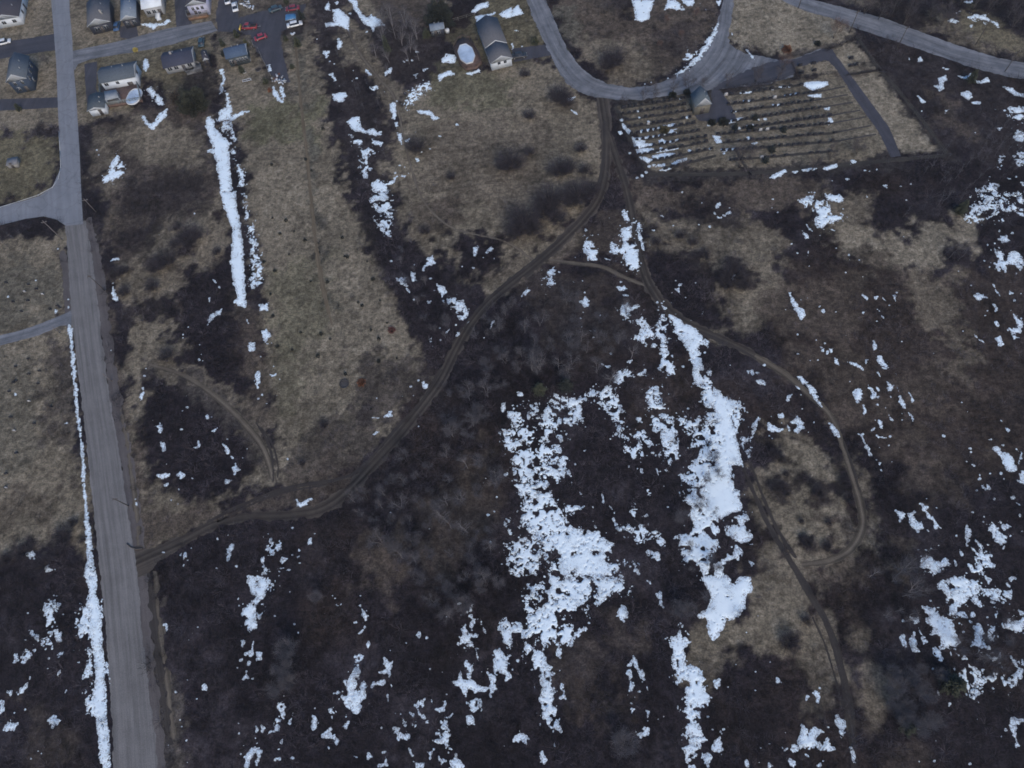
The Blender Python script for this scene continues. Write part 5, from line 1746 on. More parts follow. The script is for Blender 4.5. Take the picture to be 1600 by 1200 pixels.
cluster(scatter([(1440, 250), (1480, 225), (1590, 190), (1580, 300), (1500, 320), (1440, 290)], 34, 11, 11), 'thin straight sapling right of the cemetery', 'thin saplings right of the cemetery', 'thin', 4, size=.68)
cluster([(1482, 404), (1497, 408, .9), (1476, 398, .6), (1514, 400, .7), (1463, 325, .8), (1472, 318, .8), (1410, 340, .7)], 'pale leaning sapling near the pale grass strip, #', 'pale saplings near the pale grass', 'thin')
cluster([(588, 90, 1.1), (609, 98, .8), (628, 72), (641, 82), (652, 62), (600, 70), (618, 60), (597, 48), (614, 40), (635, 45), (640, 100), (655, 95), (606, 118, .7)], 'leafless tree in the wood west of the oval pool, #', 'trees west of the oval pool', 'pale')
cluster([(558, 148), (563, 150, .7), (548, 60, .6), (540, 120, .6), (570, 175, .7), (530, 90, .6), (590, 205, .8), (602, 245, .7), (575, 135, .6), (595, 170, .7)], 'spindly tree in the snowy ditch strip, #', 'spindly trees in the snowy ditch', 'thin', size=.8)
cluster(scatter([(600, 370), (640, 400), (700, 470), (715, 530), (680, 545), (650, 490), (620, 440)], 12, 15, 13), 'grey alder in the strip beside the long field, #', 'grey alders beside the long field', 'wood', size=.75)
cluster([(1021, 160, .9), (1052, 146), (1075, 142, 1.1), (1098, 141, .8), (1005, 156, .7), (975, 166, .7), (1135, 135, .9), (1180, 128), (1215, 124, .9)], 'bare dark tree on the cemetery road verge, #', 'dark trees on the cemetery verge', 'dark', size=.8)
cluster([(1155, 262, 1.2), (1268, 268, .8), (1296, 250, .8), (1062, 272, .9), (1338, 240, .7)], 'big bare tree at the lower cemetery edge, #', 'big trees at the lower cemetery edge', 'dark')
put_tree('red', 0, 1302, 60, 1.0, 'reddish brown leafless tree beside the hedge above the cemetery lane')
put_tree('red', 1, 1222, 108, .8, 'wine red leafless tree where the cemetery lane begins')
cluster([(1350, 22), (1372, 30), (1395, 20), (1412, 38), (1430, 12), (1452, 30), (1470, 40), (1477, 46, 1.1), (1500, 8), (1520, 14), (1540, 22), (1560, 10), (1575, 28), (1590, 14), (1548, 6), (1582, 42), (1405, 6), (1335, 8)], 'dark leafless tree above the main road, #', 'dark trees above the main road', 'dark', size=.85)
cluster([(15, 388, .8), (22, 374, .6), (40, 373, .8), (28, 380, .6)], 'pale slim birch at the cemetery corner, #', 'pale birches at the left cemetery', 'thin', size=.8)
cluster([(75, 100, .7), (60, 215, .6), (148, 238, .8), (318, 128, .8), (330, 112, .7), (350, 150, .7), (175, 215, .6)], 'small dark leafless garden tree near the houses, #', 'small trees near the houses', 'dark', size=.7)
cluster([(945, 20, .8), (960, 25), (975, 14, .9), (930, 6, .8)], 'dark leafless tree inside the road curve, #', 'trees inside the road curve', 'dark', size=.8)
cluster([(1040, 40, .8), (1062, 60, .7), (1085, 30, .8), (1030, 75, .7)], 'purplish bush tree in the road curve, #', 'purplish trees in the curve', 'red', 2, size=.6)

# ---- individual dark shrub clumps standing clear on the grass
def big_shrub(seed, r, h, n):
    V = shrub_verts(seed, r, h, n, .045, .55); t, q = rib_faces(len(V)//5); me = mesh_np('twigs', V, t, q, attrs={'tone': np.full(len(V), .25)}); return me
BS = []
for i in range(4):
    me = big_shrub(300+i, 2.2, 3.0, 420); me.materials.append(M_SCRUB); st = MB(); rnd = random.Random(i)
    for k in range(9):
        a = rnd.uniform(0, 6.28); st.tube([(math.cos(a)*.3, math.sin(a)*.3, -.02), (math.cos(a)*.8, math.sin(a)*.8, .9), (math.cos(a)*1.5, math.sin(a)*1.5, 1.8)], [.05, .035, .015], 4)
    sm = st.mesh('stems', True); sm.materials.append(M_BARK_D); BS.append((me, sm))
def shrubs(pts, fmt, group, size=1.0):
    pts = sorted(pts); n = len(pts)
    for i, p in enumerate(pts):
        x, y = P(p[0], p[1]); z = size*(p[2] if len(p) > 2 else 1); o = thing('leafless_shrub', fmt.replace('#', ordn(i, n)), 'shrub', (x, y, 0), i*1.7, group); o.scale = (z, z, z*.85)
        link('stems', BS[i % 4][1], None, o); link('twigs', BS[i % 4][0], None, o)
shrubs([(800, 258, 1.5), (786, 262, .8), (875, 270, 1.3), (887, 266, .9), (860, 320, 1.7), (850, 335, 1.3), (905, 308, 1.6), (893, 318, 1.1), (818, 352, 1.7), (806, 366, 1.2), (832, 362, 1.1), (872, 345, 1.1), (925, 300, .9)], 'dark rounded leafless shrub on the middle field, #', 'dark shrubs on the middle field', 1.0)
shrubs([(875, 156, 1.3), (886, 163, .9), (827, 183, .7), (650, 233, 1.1), (827, 240, .6), (705, 278, .5), (664, 363, .6), (908, 235, .7), (913, 268, .7), (960, 98, 1.4), (950, 106, 1), (820, 118, .6)], 'small dark leafless bush near the curved road, #', 'small bushes near the curved road')
shrubs([(298, 376, 1.4), (245, 420, 1), (262, 410, 1.2), (275, 384, .6), (182, 431, .9), (262, 558, .8), (195, 425, .5), (240, 450, .8), (340, 395, .5), (277, 357, .5), (195, 458, .7)], 'dark leafless bush in the rough field by the ditch, #', 'bushes in the rough ditch field')
shrubs([(101, 840, 1.3), (116, 818, .7), (90, 866, .8), (40, 862, 1), (12, 875, .9), (70, 884, 1.1), (130, 845, .5)], 'dark leafless bush left of the gravel road, #', 'bushes left of the gravel road', .7)
shrubs([(1218, 716, 1), (1208, 708, .7), (1210, 762, 1), (1222, 758, .7), (1228, 772, .8), (1278, 770, 1.2), (1262, 848, 1.1), (1255, 842, .7), (1292, 856, .9), (1295, 818, .6), (1228, 741, .6), (1325, 780, 1), (1318, 755, .9), (1252, 815, .5)], 'low dark bush on the looped grass clearing, #', 'bushes on the looped clearing', .5)
shrubs([(1232, 1003, .9), (1082, 380, .6), (1146, 432, 1.3), (1135, 445, .9), (1160, 448, .8), (1025, 380, .6), (1063, 370, .6), (1260, 970, .5), (1100, 400, .7), (507, 665, .5), (473, 725, .4), (640, 700, .5)], 'solitary dark leafless bush on dry grass, #', 'solitary bushes on dry grass', .9)

# ---- evergreens
def evergreen(px, py, h, r, label, mt, kind='cone', n=None, name='conifer_tree', cat='tree', group=None, size=.34, seed=None):
    x, y = P(px, py); o = thing(name, label, cat, (x, y, 0), random.uniform(0, 6), group); s = seed or int(px+py)
    tb = MB(); tb.tube([(0, 0, -.05), (0, 0, h*(.9 if kind == 'cone' else .5))], [.05*max(1, h/4), .015], 6); tb.build('trunk', M_BARK_D, o, True)
    me = needle_mesh(s, h, r, n or int(260+900*r), kind, size); link('crown', me, mt, o); return o
evergreen(688, 35, 7.0, 4.4, 'big dark evergreen at the top edge left of the grey house', M_CON_B, 'dome', n=15000, size=.6)
evergreen(304, 166, 5.2, 5.2, 'broad dark green tree standing below the navy roofed house', mat('murky_needles', (.016, .019, .014), .8, .3, .8, c2=(.045, .050, .034)), 'dome', 17000, size=.5, name='broad_tree')
evergreen(280, 158, 3.8, 3.0, 'dark brown leafy tree left of the broad green tree', mat('brown_needles', (.05, .042, .036), .8, .3, 1), 'dome', 2400, size=.45, name='broad_tree')
evergreen(1483, 1070, 6.2, 2.5, 'large green conifer below the snow at lower right', M_CON, n=3200, size=.45)
evergreen(1415, 1137, 3.8, 1.8, 'small dark conifer among silvery trees at lower right', M_CON, n=1500)
evergreen(1498, 332, 5.0, 1.9, 'dark green conifer at the left edge of the right snowfield', M_CON, n=1700)
evergreen(1516, 127, 4.2, 1.6, 'dark conifer among snow below the main road', M_CON, n=1300)
evergreen(606, 82, 6.5, 1.5, 'olive green conifer inside the wood west of the pool', M_CON, n=1400)
evergreen(843, 612, 4.6, 2.2, 'dark green conifer at the upper snowfield edge, left one', M_CON, n=1800)
evergreen(884, 606, 4.8, 2.4, 'dark conifer at the upper snowfield edge, right one', M_CON_B, n=2000)
evergreen(667, 58, 3.4, 1.7, 'small green conifer beside the blue garden shed', M_CON, n=1100)
for px, py, h, r, lab, mt in [
    (371, 58, 3.0, 1.0, 'pointed dark conifer behind the blue roofed house beside the lot', M_CON), (349, 72, 3.0, .95, 'pointed conifer at the left rear of the blue roofed house', M_CON),
    (386, 72, 2.8, .9, 'yellowish pointed conifer right behind the blue roofed house', M_CON_Y), (350, 87, 2.0, .8, 'dark conifer at the left wall of the blue roofed house', M_CON_B),
    (379, 113, 2.8, 1.0, 'dark conifer on the lawn in front of the blue roofed house', M_CON), (466, 72, 3.6, 1.35, 'tallest pointed conifer on the strip right of the parking lot', M_CON),
    (447, 63, 1.9, .85, 'short dark conifer just below the white car', M_CON), (457, 106, 1.5, .85, 'round dark conifer on the strip right of the parking lot end', M_CON),
    (416, 130, 2.2, .95, 'dark conifer by the snow pile at the lot end', M_CON), (422, 142, 1.2, .65, 'rusty little bush by the snow pile at the lot end', M_BROWN),
    (472, 31, 3.6, 1.5, 'dark conifer right of the blue tarp', M_CON_B), (836, 68, 2.7, 1.45, 'dark green conifer on the lawn above the asphalt driveway', M_CON),
    (1180, 186, 1.9, .9, 'small conifer in the cemetery, topmost of the right plot', M_CON_B), (1224, 205, 1.8, .95, 'small conifer at the middle of the right cemetery plot', M_CON_B),
    (1206, 236, 2.0, 1.0, 'small conifer in the eighth grave row', M_CON_B), (1196, 253, 1.9, .95, 'small conifer in the lowest grave row', M_CON_B),
    (1148, 202, 2.4, .8, 'narrow dark conifer at the left end of right cemetery rows', M_CON_B), (31, 172, 2.6, 1.0, 'small dark conifer by the lowest left driveway', M_CON),
    (448, 5, 2.2, .9, 'small conifer above the parked cars at the top', M_CON)]:
    evergreen(px, py, h, r, lab, mt)
for px, py, h, r, lab, mt in [
    (1038, 204, 1.2, 1.5, 'wide olive bush among the snowy grave rows', M_OLIVE), (1051, 150, 1.3, 1.05, 'round dark bush under a verge tree, left of two', M_CON_B),
    (1073, 146, 1.3, 1.0, 'round dark bush left of the chapel roof', M_CON_B), (1130, 192, 1.5, 1.5, 'round dark hedge bush below the chapel forecourt, right one', M_CON_B), (1112, 193, 1.2, 1.2, 'dark hedge bush below the chapel forecourt, left one', M_CON_B),
    (1229, 79, 1.6, 1.35, 'rust orange round bush above the cemetery lane', M_BROWN), (1277, 69, 1.0, .8, 'dark round bush on the pale field edge', M_CON_B),
    (565, 598, .6, 1.0, 'rust red heap of leaves at the foot of the central field', M_BROWN), (612, 516, .5, .85, 'reddish brown bush on the right side of the central field', mat('wine_leaves', (.12, .055, .05), .9, .3, 1)),
    (212, 79, .9, .7, 'yellow shrub beside the side street', mat('yellow_leaves', (.42, .36, .12), .8, .3, 1)), (1172, 200, .9, .8, 'low dark bush between grave rows', M_CON_B)]:
    evergreen(px, py, h, r, lab, mt, 'dome', name='round_bush', cat='bush')
SEED = [(426, 341), (447, 345), (542, 313), (460, 362), (512, 441), (539, 401), (594, 470), (583, 437), (560, 473), (423, 460), (427, 494), (434, 542), (605, 505), (580, 516), (497, 557), (540, 585), (505, 202), (478, 250), (487, 267), (425, 258), (566, 478), (486, 440), (592, 530), (500, 395), (477, 376), (535, 372), (413, 410), (430, 424), (574, 409), (592, 565), (516, 530), (470, 520), (457, 547), (502, 522), (438, 366), (620, 560), (580, 640), (543, 402), (452, 398), (529, 478)]
_sp = needle_mesh(5, .9, .55, 260, 'dome', .22); _sp.materials.append(M_CON_B); _st = MB().tube([(0, 0, -.02), (0, 0, .4)], [.03, .015], 5).mesh('stem'); _st.materials.append(M_BARK_D)
_S, _L = banded(SEED, 'small dark tuft bush on the central field')
for i, (a, b) in enumerate(_S):
    x, y = P(a, b); z = [.8, .6, .9, .5][i % 4]; o = thing('small_bush', _L[i], 'bush', (x, y, 0), i, 'tuft bushes on the central field'); o.scale = (z, z, z)
    link('crown', _sp, None, o); link('stem', _st, None, o)
# row of cut stubble tufts beside the ditch
# ---------------------------------------------------------------- materials for built things
def siding(name, c, var=.08):
    m = mat(name, c, .7, var, 1.2); nt = m.node_tree; b = nt.nodes['Principled BSDF']; N = nt.nodes.new
    tc = N('ShaderNodeTexCoord'); wv = N('ShaderNodeTexWave'); wv.bands_direction = 'Z'; wv.inputs['Scale'].default_value = 2.2; nt.links.new(tc.outputs['Object'], wv.inputs['Vector'])
    bp = N('ShaderNodeBump'); bp.inputs['Strength'].default_value = .12; bp.inputs['Distance'].default_value = .02; nt.links.new(wv.outputs['Fac'], bp.inputs['Height']); nt.links.new(bp.outputs[0], b.inputs['Normal']); return m
def shingle(name, c): return mat(name, c, .9, .16, 2.5, bump=.3)
M_WHITE = siding('white_siding', (.52, .58, .66)); M_GREYS = siding('grey_siding', (.30, .32, .35)); M_BLUES = siding('blue_siding', (.035, .055, .095)); M_NAVY = siding('navy_siding', (.030, .034, .050)); M_LAV = siding('lavender_siding', (.40, .42, .56)); M_TAN = siding('stucco_tan', (.15, .145, .125)); M_TEAL = siding('teal_siding', (.05, .065, .08))
M_R_GREY = shingle('grey_shingle', (.088, .094, .110)); M_R_NAVY = shingle('navy_shingle', (.036, .042, .070)); M_R_BLUE = shingle('blue_shingle', (.052, .085, .145)); M_R_SLATE = shingle('slate_shingle', (.075, .095, .12)); M_R_PALE = shingle('pale_blue_shingle', (.16, .20, .25)); M_R_DARK = shingle('dark_shingle', (.04, .04, .055)); M_R_CHAP = shingle('chapel_shingle', (.085, .11, .13))
M_TRIM = mat('white_trim', (.48, .52, .56), .5, .05); M_GLASS = mat('window_glass', (.02, .025, .035), .12, .2, 1, spec=.6); M_DOOR = mat('dark_door', (.05, .045, .045), .5); M_WOODB = mat('brown_deck', (.105, .070, .062), .85, .25, 1.5); M_WOODG = mat('grey_deck', (.16, .165, .17), .85, .2, 1.5); M_BRICKR = mat('red_brick', (.13, .06, .045), .9, .3, 3)
M_CONC = mat('concrete', (.22, .22, .22), .9, .15, 1.5); M_STONE = mat('dark_granite', (.026, .027, .034), .85, .35, 1.2, spec=.1); M_STONE_P = mat('pale_marble', (.40, .41, .43), .6, .2, 1.5); M_POLE = mat('weathered_pole', (.055, .048, .045), .9, .3, 2); M_POLE_P = mat('pale_pole', (.13, .12, .125), .9, .2, 2); M_METAL = mat('galvanised_metal', (.35, .37, .39), .45, .15, 2, metal=.6)
M_TYRE = mat('tyre_rubber', (.02, .02, .02), .9); M_COVER = mat('frozen_pool_cover', (.36, .47, .62), .35, .18, .5, c2=(.50, .62, .76))

# ---------------------------------------------------------------- houses
def house(name, label, A, B, D, he, rise, ridge, wallm, roofm, cat='house', gable_m=None, over=.35, wins=(), door=None, chim=None, roof2=None, flat=False, snow=False):
    """A,B,D: SW, SE, NW eave corners in photo pixels. ridge 'x' along AB, 'y' along AD."""
    a, b, d = (np.array(P(*q, he)) for q in (A, B, D)); ux = (b-a); w = np.linalg.norm(ux); ux /= w; uy = np.array([-ux[1], ux[0]]); l = float(np.dot(d-a, uy))
    w -= 2*over; l -= 2*over; c = a+ux*(w/2+over)+uy*(l/2+over); rz = math.atan2(ux[1], ux[0])
    o = thing(name, label, cat, (float(c[0]), float(c[1]), 0), rz); X, Y = w/2, l/2
    m = MB()
    if flat: m.box(-X, X, -Y, Y, -.1, he-.12)
    elif ridge == 'y': m.prism([(-X, -.1), (X, -.1), (X, he-.03), (0, he+rise*X/(X+over)-.06), (-X, he-.03)], -Y, Y, 'y')
    else: m.prism([(-Y, -.1), (Y, -.1), (Y, he-.03), (0, he+rise*Y/(Y+over)-.06), (-Y, he-.03)], -X, X, 'x')
    wl = m.build('wall', wallm, o)
    t = .14
    def roof(x0, x1, y0, y1, e, rs, mt, nm='roof'):
        r = MB(); 
        if ridge == 'y':
            xm, hw = (x0+x1)/2, (x1-x0)/2; r.prism([(x0, e-.06), (xm, e+rs), (x1, e-.06), (x1, e-.06+t), (xm, e+rs+t), (x0, e-.06+t)], y0, y1, 'y')
        else:
            ym = (y0+y1)/2; r.prism([(y0, e-.06), (ym, e+rs), (y1, e-.06), (y1, e-.06+t), (ym, e+rs+t), (y0, e-.06+t)], x0, x1, 'x')
        q = r.build(nm, mt, o)
        fb = MB()
        if ridge == 'y':
            for yy in (y0-.05, y1+.003):
                fb = MB(); fb.prism([(x0, e-.03), (xm, e+rs+.03), (x1, e-.03), (x1, e+t-.04), (xm, e+rs+t+.02), (x0, e+t-.04)], yy, yy+.047, 'y'); fb.build('fascia', M_TRIM if yy < 0 else mt, q)
        else:
            for xx in (x0-.05, x1+.003):
                fb = MB(); fb.prism([(y0, e-.03), (ym, e+rs+.03), (y1, e-.03), (y1, e+t-.04), (ym, e+rs+t+.02), (y0, e+t-.04)], xx, xx+.047, 'x'); fb.build('fascia', M_TRIM if xx > 0 else mt, q)
        return q
    if flat: MB().box(-X-over, X+over, -Y-over, Y+over, he-.12, he+.06).build('roof', roofm, o); rf = None
    elif roof2:                                    # lower front section (ridge y only)
        f, drop = roof2; ys = -Y+2*Y*f
        rf = roof(-X-over, X+over, ys, Y+over, he, rise, roofm); roof(-X-over+.05, X+over-.05, -Y-over, ys-.06, he-drop, rise, roofm)
    else: rf = roof(-X-over, X+over, -Y-over, Y+over, he, rise, roofm)
    if gable_m and ridge == 'y': MB().prism([(-X-.01, he-.05), (X+.01, he-.05), (0, he+rise*X/(X+over)-.1)], -Y-.03, -Y-.004, 'y').build('gable', gable_m, o)
    for side, u, z, ww, hh in wins:                # side s/e/w ; u along the wall -1..1
        fr = MB(); gl_ = MB()
        if side == 's':
            x = u*X; fr.box(x-ww/2-.035, x+ww/2+.035, -Y-.05, -Y-.002, z-.035, z+hh+.035); gl_.box(x-ww/2, x+ww/2, -Y-.075, -Y-.051, z, z+hh); ml = MB().box(x-.025, x+.025, -Y-.09, -Y-.076, z, z+hh)
        else:
            sx = 1 if side == 'e' else -1; y = u*Y; q0, q1 = sorted((sx*(X+.002), sx*(X+.05))); g0, g1 = sorted((sx*(X+.051), sx*(X+.075))); h0, h1 = sorted((sx*(X+.076), sx*(X+.09)))
            fr.box(q0, q1, y-ww/2-.06, y+ww/2+.06, z-.06, z+hh+.06); gl_.box(g0, g1, y-ww/2, y+ww/2, z, z+hh); ml = MB().box(h0, h1, y-.025, y+.025, z, z+hh)
        f_ = fr.build('window', M_TRIM, o); gl_.build('pane', M_GLASS, f_); ml.build('mullion', M_TRIM, f_)
    if door is not None:
        side, u, dw = door
        if side == 's': dr = MB().box(u*X-dw/2, u*X+dw/2, -Y-.06, -Y-.002, 0, 2.1).build('door', M_DOOR, o); MB().box(u*X+dw/2-.16, u*X+dw/2-.08, -Y-.12, -Y-.061, .95, 1.05).build('handle', M_METAL, dr)
        else: dr = MB().box(X+.002, X+.06, u*Y-dw/2, u*Y+dw/2, 0, 2.1).build('door', M_DOOR, o); MB().box(X+.061, X+.12, u*Y+dw/2-.16, u*Y+dw/2-.08, .95, 1.05).build('handle', M_METAL, dr)
    if chim and rf: MB().box(chim[0]*X-.3, chim[0]*X+.3, chim[1]*Y-.3, chim[1]*Y+.3, he, he+rise+.7).build('chimney', M_CONC, rf); 
    if rf and not roof2:
        for k, (fx, fy) in enumerate(((.35, .45), (-.3, .55), (.1, -.5))[:2 if X*Y < 25 else 3]):
            if ridge == 'x': zz = he+rise*(1-abs(fy)*Y/(Y+over)); px_, py_ = fx*X, fy*Y
            else: zz = he+rise*(1-abs(fy)*X/(X+over)); px_, py_ = fy*X, fx*Y
            MB().cyl(px_, py_, zz-.1, zz+.55, .11, 8).build('vent_pipe', M_METAL, rf)
    return o, X, Y, he, c, ux, uy
HG = house('grey_roof_house', 'white house under long grey stepped roof beside the oval pool', (766, 99), (801.5, 90), (741, 37), 3.0, 1.75, 'y', M_WHITE, M_R_GREY, roof2=(.36, .22), wins=[('s', -.25, 1.6, .8, 1.0), ('s', .35, 1.6, .8, 1.0), ('e', .5, 1.2, 1.3, 1.1), ('e', 0, 1.2, 1.3, 1.1), ('w', .4, 1.2, 1.2, 1.1)], door=('e', .2, 1.0))
house('cemetery_chapel', 'small cemetery chapel with pale blue gable on the dark forecourt', (1086.5, 167.5), (1112.5, 162.5), (1076, 148.5), 3.2, 2.5, 'y', M_TAN, M_R_CHAP, 'chapel', gable_m=siding('pale_blue_gable', (.46, .56, .66)), over=.22, door=('s', 0, 1.1))
house('bungalow', 'bungalow with long navy roof and pale grey front wall', (255, 107.5), (303, 97), (248.5, 84), 2.5, 1.3, 'x', M_GREYS, M_R_NAVY, wins=[('s', -.7, 1.2, 1.2, 1), ('s', -.25, 1.2, 1.2, 1), ('s', .7, 1.2, 1.2, 1)], door=('s', .25, 1.0), chim=(-.4, .2))
house('blue_roof_house', 'small dark house with bright blue roof beside the parking lot', (353, 93), (387, 85), (348.5, 76), 3.2, 1.5, 'x', M_TEAL, M_R_BLUE, wins=[('s', -.72, 1.0, .9, 1.3), ('s', -.1, 1.0, .7, 1.4), ('s', .2, 1.0, .7, 1.4), ('s', .5, 1.0, .7, 1.4), ('s', .8, 1.0, .6, 1.4)], door=('s', -.42, .9))
house('slate_roof_house', 'white house with slate roof and fenced pool deck below it', (155, 131), (211.5, 120.5), (150.5, 107), 3.6, 1.2, 'x', M_WHITE, M_R_SLATE, wins=[('s', -.75, 2.2, 1.1, 1.0), ('s', -.1, 2.2, .9, .9), ('e', 0, 2.0, 1.0, 1.1)], door=('s', .55, 1.6))
house('garage', 'low garage with teal roof and white front beside the pool deck', (135.5, 174), (163.5, 169), (131.5, 151), 2.5, .7, 'y', M_WHITE, M_TEAL, 'garage', door=('s', .3, 1.0))
house('gabled_house', 'blue gabled house with white window trim at the left edge', (9, 129), (41.5, 122.5), (9.5, 95), 4.7, 2.1, 'y', M_BLUES, M_R_SLATE, wins=[('s', -.45, 2.9, .8, 1.2), ('s', .35, 2.9, .8, 1.2), ('s', -.45, .8, .8, 1.2), ('e', -.6, 2.6, .9, 1.3), ('e', 0, 2.6, .9, 1.3), ('e', .6, 2.6, .9, 1.3), ('e', -.3, .8, .9, 1.2)], door=('s', .3, 1.0))
house('corner_house', 'dark roofed white house cut off by the top left corner', (-14, 34), (29.5, 26), (-18, -8), 3.0, 1.5, 'y', M_WHITE, M_R_DARK, wins=[('s', -.3, 1.2, 1.2, 1), ('s', .5, 1.2, 1.2, 1), ('e', -.4, 1.1, 1, 1.1)], door=('e', .1, 1))
house('grey_gable_house', 'house with grey roof and dark open gable near the top edge', (136, 42.5), (172.5, 33.5), (132.5, 6), 3.2, 1.9, 'y', M_NAVY, M_R_GREY, wins=[('s', -.4, 1.1, 1.4, 1.1), ('s', .4, 1.1, 1.2, 1.1), ('w', 0, 1.2, 1, 1)], door=('s', 0, 1), chim=(.5, -.5))
house('porch_house', 'blue-grey roofed house with white porch posts at the top edge', (188, 33), (213, 27.5), (186, 0), 3.1, 1.3, 'y', M_NAVY, M_R_PALE, wins=[('s', -.5, 1, .9, 1.2), ('s', .5, 1, .9, 1.2)], door=('s', 0, 1))
house('snowy_roof_house', 'grey house with snow-white roof right of the porch house', (221, 15), (252.5, 9), (219, -18), 3.2, 1.3, 'x', M_GREYS, mat('snowy_roof', (.58, .64, .70), .7, .12, .5), wins=[('s', -.6, 1.1, 1.1, 1.1), ('s', 0, 1.1, 1, 1.1)], door=('s', .6, 1.1))
house('lavender_house', 'lavender-white gabled house with orange brown deck at the top', (289, 10), (321.5, 5), (286, -24), 4.2, 1.5, 'y', M_LAV, M_R_DARK, wins=[('s', -.5, 2.3, .8, 1.0), ('s', .0, 2.3, .8, 1.0), ('s', .5, 2.3, .8, 1.0), ('s', 0, .7, .8, 1)], door=('s', -.4, .9))
house('garden_shed', 'small dark shed with snow beside the bungalow', (317, 95.5), (326.5, 92.5), (313.5, 82), 2.2, .7, 'y', M_NAVY, M_R_DARK, 'shed', over=.15, door=('s', 0, .8))
house('garden_shed', 'blue-grey roofed garden shed with white framed front near oval pool', (672.5, 49), (694.5, 45), (670.5, 37.5), 2.3, .7, 'x', M_NAVY, M_R_PALE, 'shed', over=.15, wins=[('s', -.7, .7, .8, 1.1), ('s', .1, .7, .9, 1.1)], door=('s', -.3, .8))
house('utility_hut', 'flat grey concrete hut on the lawn left of the road', (9, 259), (25.5, 256.5), (8.8, 248), 1.4, 0, 'y', M_CONC, mat('hut_roof', (.16, .165, .18), .9), 'hut', over=.12, flat=True, door=('s', 0, .7))

# decks, pools
def box_thing(name, label, cat, pts, z0, z1, m, sub=None):
    p = wpts(pts); c = p.mean(0); o = thing(name, label, cat, (float(c[0]), float(c[1]), 0)); q = p-c; k = len(q); b = MB()
    for z in (z0, z1): b.v += [(float(x), float(y), z) for x, y in q]
    for i in range(k): j = (i+1) % k; b.q.append((i, j, k+j, k+i))
    b.t += [(k, k+i, k+i+1) for i in range(1, k-1)]+[(0, i+1, i) for i in range(1, k-1)]
    b.build('floor', m, o); return o, q
def rail(o, q, z0, h, m, close=True, gap=.12):
    k = len(q)
    for i in range(k if close else k-1):
        a, b = q[i], q[(i+1) % k]; r = MB(); r.tube([(a[0], a[1], z0+h), (b[0], b[1], z0+h)], [.10, .10], 4); L_ = math.dist(a, b); n = max(2, int(L_/1.6))
        for t in range(n+1): x, y = a[0]+(b[0]-a[0])*t/n, a[1]+(b[1]-a[1])*t/n; r.box(x-.05, x+.05, y-.05, y+.05, z0, z0+h)
        for t in range(int(L_/gap/2)): f = (t+.5)/int(L_/gap/2); x, y = a[0]+(b[0]-a[0])*f, a[1]+(b[1]-a[1])*f; r.box(x-.03, x+.03, y-.03, y+.03, z0+.1, z0+h)
        r.build('railing', m, o)
dk, q = box_thing('pool_deck', 'reddish brown fenced deck below the slate roofed house', 'deck', [(163, 170), (224, 160), (217, 128), (160, 139)], .0, .9, M_WOODB); rail(dk, q, .9, 1.1, mat('grey_green_rail', (.17, .20, .21), .8))
dk, q = box_thing('pool_deck', 'brown octagonal deck around the oval pool', 'deck', [(709, 80), (715, 67), (724, 62), (736, 66), (748, 88), (753, 100), (745, 108), (730, 111), (722, 105)], .0, .85, M_WOODB); rail(dk, q, .85, .9, mat('brown_rail', (.07, .05, .045), .8))
dk, q = box_thing('house_deck', 'grey wooden deck with steps right of the bungalow', 'deck', [(293, 118), (318, 112), (315, 104), (304, 100), (304, 110), (291, 113)], 0, .6, M_WOODG); rail(dk, q, .6, .9, M_WOODG)
dk, q = box_thing('house_deck', 'orange brown deck in front of the lavender house', 'deck', [(296, 33), (327, 27), (324, 19), (293, 24)], 0, .8, mat('orange_deck', (.16, .095, .06), .85, .3, 1)); rail(dk, q, .8, .9, M_WOODG)
dk, q = box_thing('front_porch', 'pale grey porch at the front of the blue roofed house', 'porch', [(369, 103), (393, 96), (391, 90), (366, 97)], 0, .5, M_WOODG)
def pool(label, pc, rx, ry, ang, z0, z1, n=28, sq=2.6, ph=0):
    x, y = P(*pc, z1); o = thing('above_ground_pool', label, 'pool', (x, y, 0), ang)
    ring = lambda s, z: [(rx*s*abs(math.cos(t))**(2/sq)*math.copysign(1, math.cos(t)), ry*s*abs(math.sin(t))**(2/sq)*math.copysign(1, math.sin(t)), z) for t in np.linspace(0, 2*math.pi, n, endpoint=False)+ph]
    b = MB(); R = [ring(1, z0), ring(1, z1), ring(.94, z1), ring(.94, z1-.18)]
    for r in R: b.v += r
    for k in range(3):
        for i in range(n): j = (i+1) % n; b.q.append((k*n+i, k*n+j, (k+1)*n+j, (k+1)*n+i))
    b.build('pool_wall', M_TRIM, o)
    c = MB(); c.v = ring(.935, z1-.15)+[(0, 0, z1-.2)]; c.t = [(i, (i+1) % n, n) for i in range(n)]; c.build('frozen_cover', M_COVER, o, True)
    return o
pool('rounded pool under blue ice on the fenced deck', (209, 150), 2.15, 3.2, -.1, .905, 1.35)
pool('long eight-sided pool with pale blue ice by the grey house', (728.5, 83), 2.5, 4.5, math.radians(18), .855, 1.25, 8, 2.0, math.pi/8)
o, q = box_thing('garden_gazebo', 'grey roofed shelter on the fenced deck beside the pool', 'shelter', [(173, 168), (193, 163), (189, 151), (171, 154)], .905, 1.0, M_WOODG)
bx = MB(); q = np.array(q)*.95
for z, s in ((2.6, 1.08), (2.75, 1.08)): bx.v += [(float(a*s), float(b*s), z) for a, b in q]
bx.q += [(0, 1, 2, 3), (4, 5, 6, 7), (0, 1, 5, 4), (1, 2, 6, 5), (2, 3, 7, 6), (3, 0, 4, 7)]; bx.build('roof', mat('shelter_roof', (.24, .27, .30), .7), o)
for a, b in q: MB().tube([(a, b, 1.0), (a, b, 2.61)], [.06, .06], 6).build('post', M_TRIM, o)
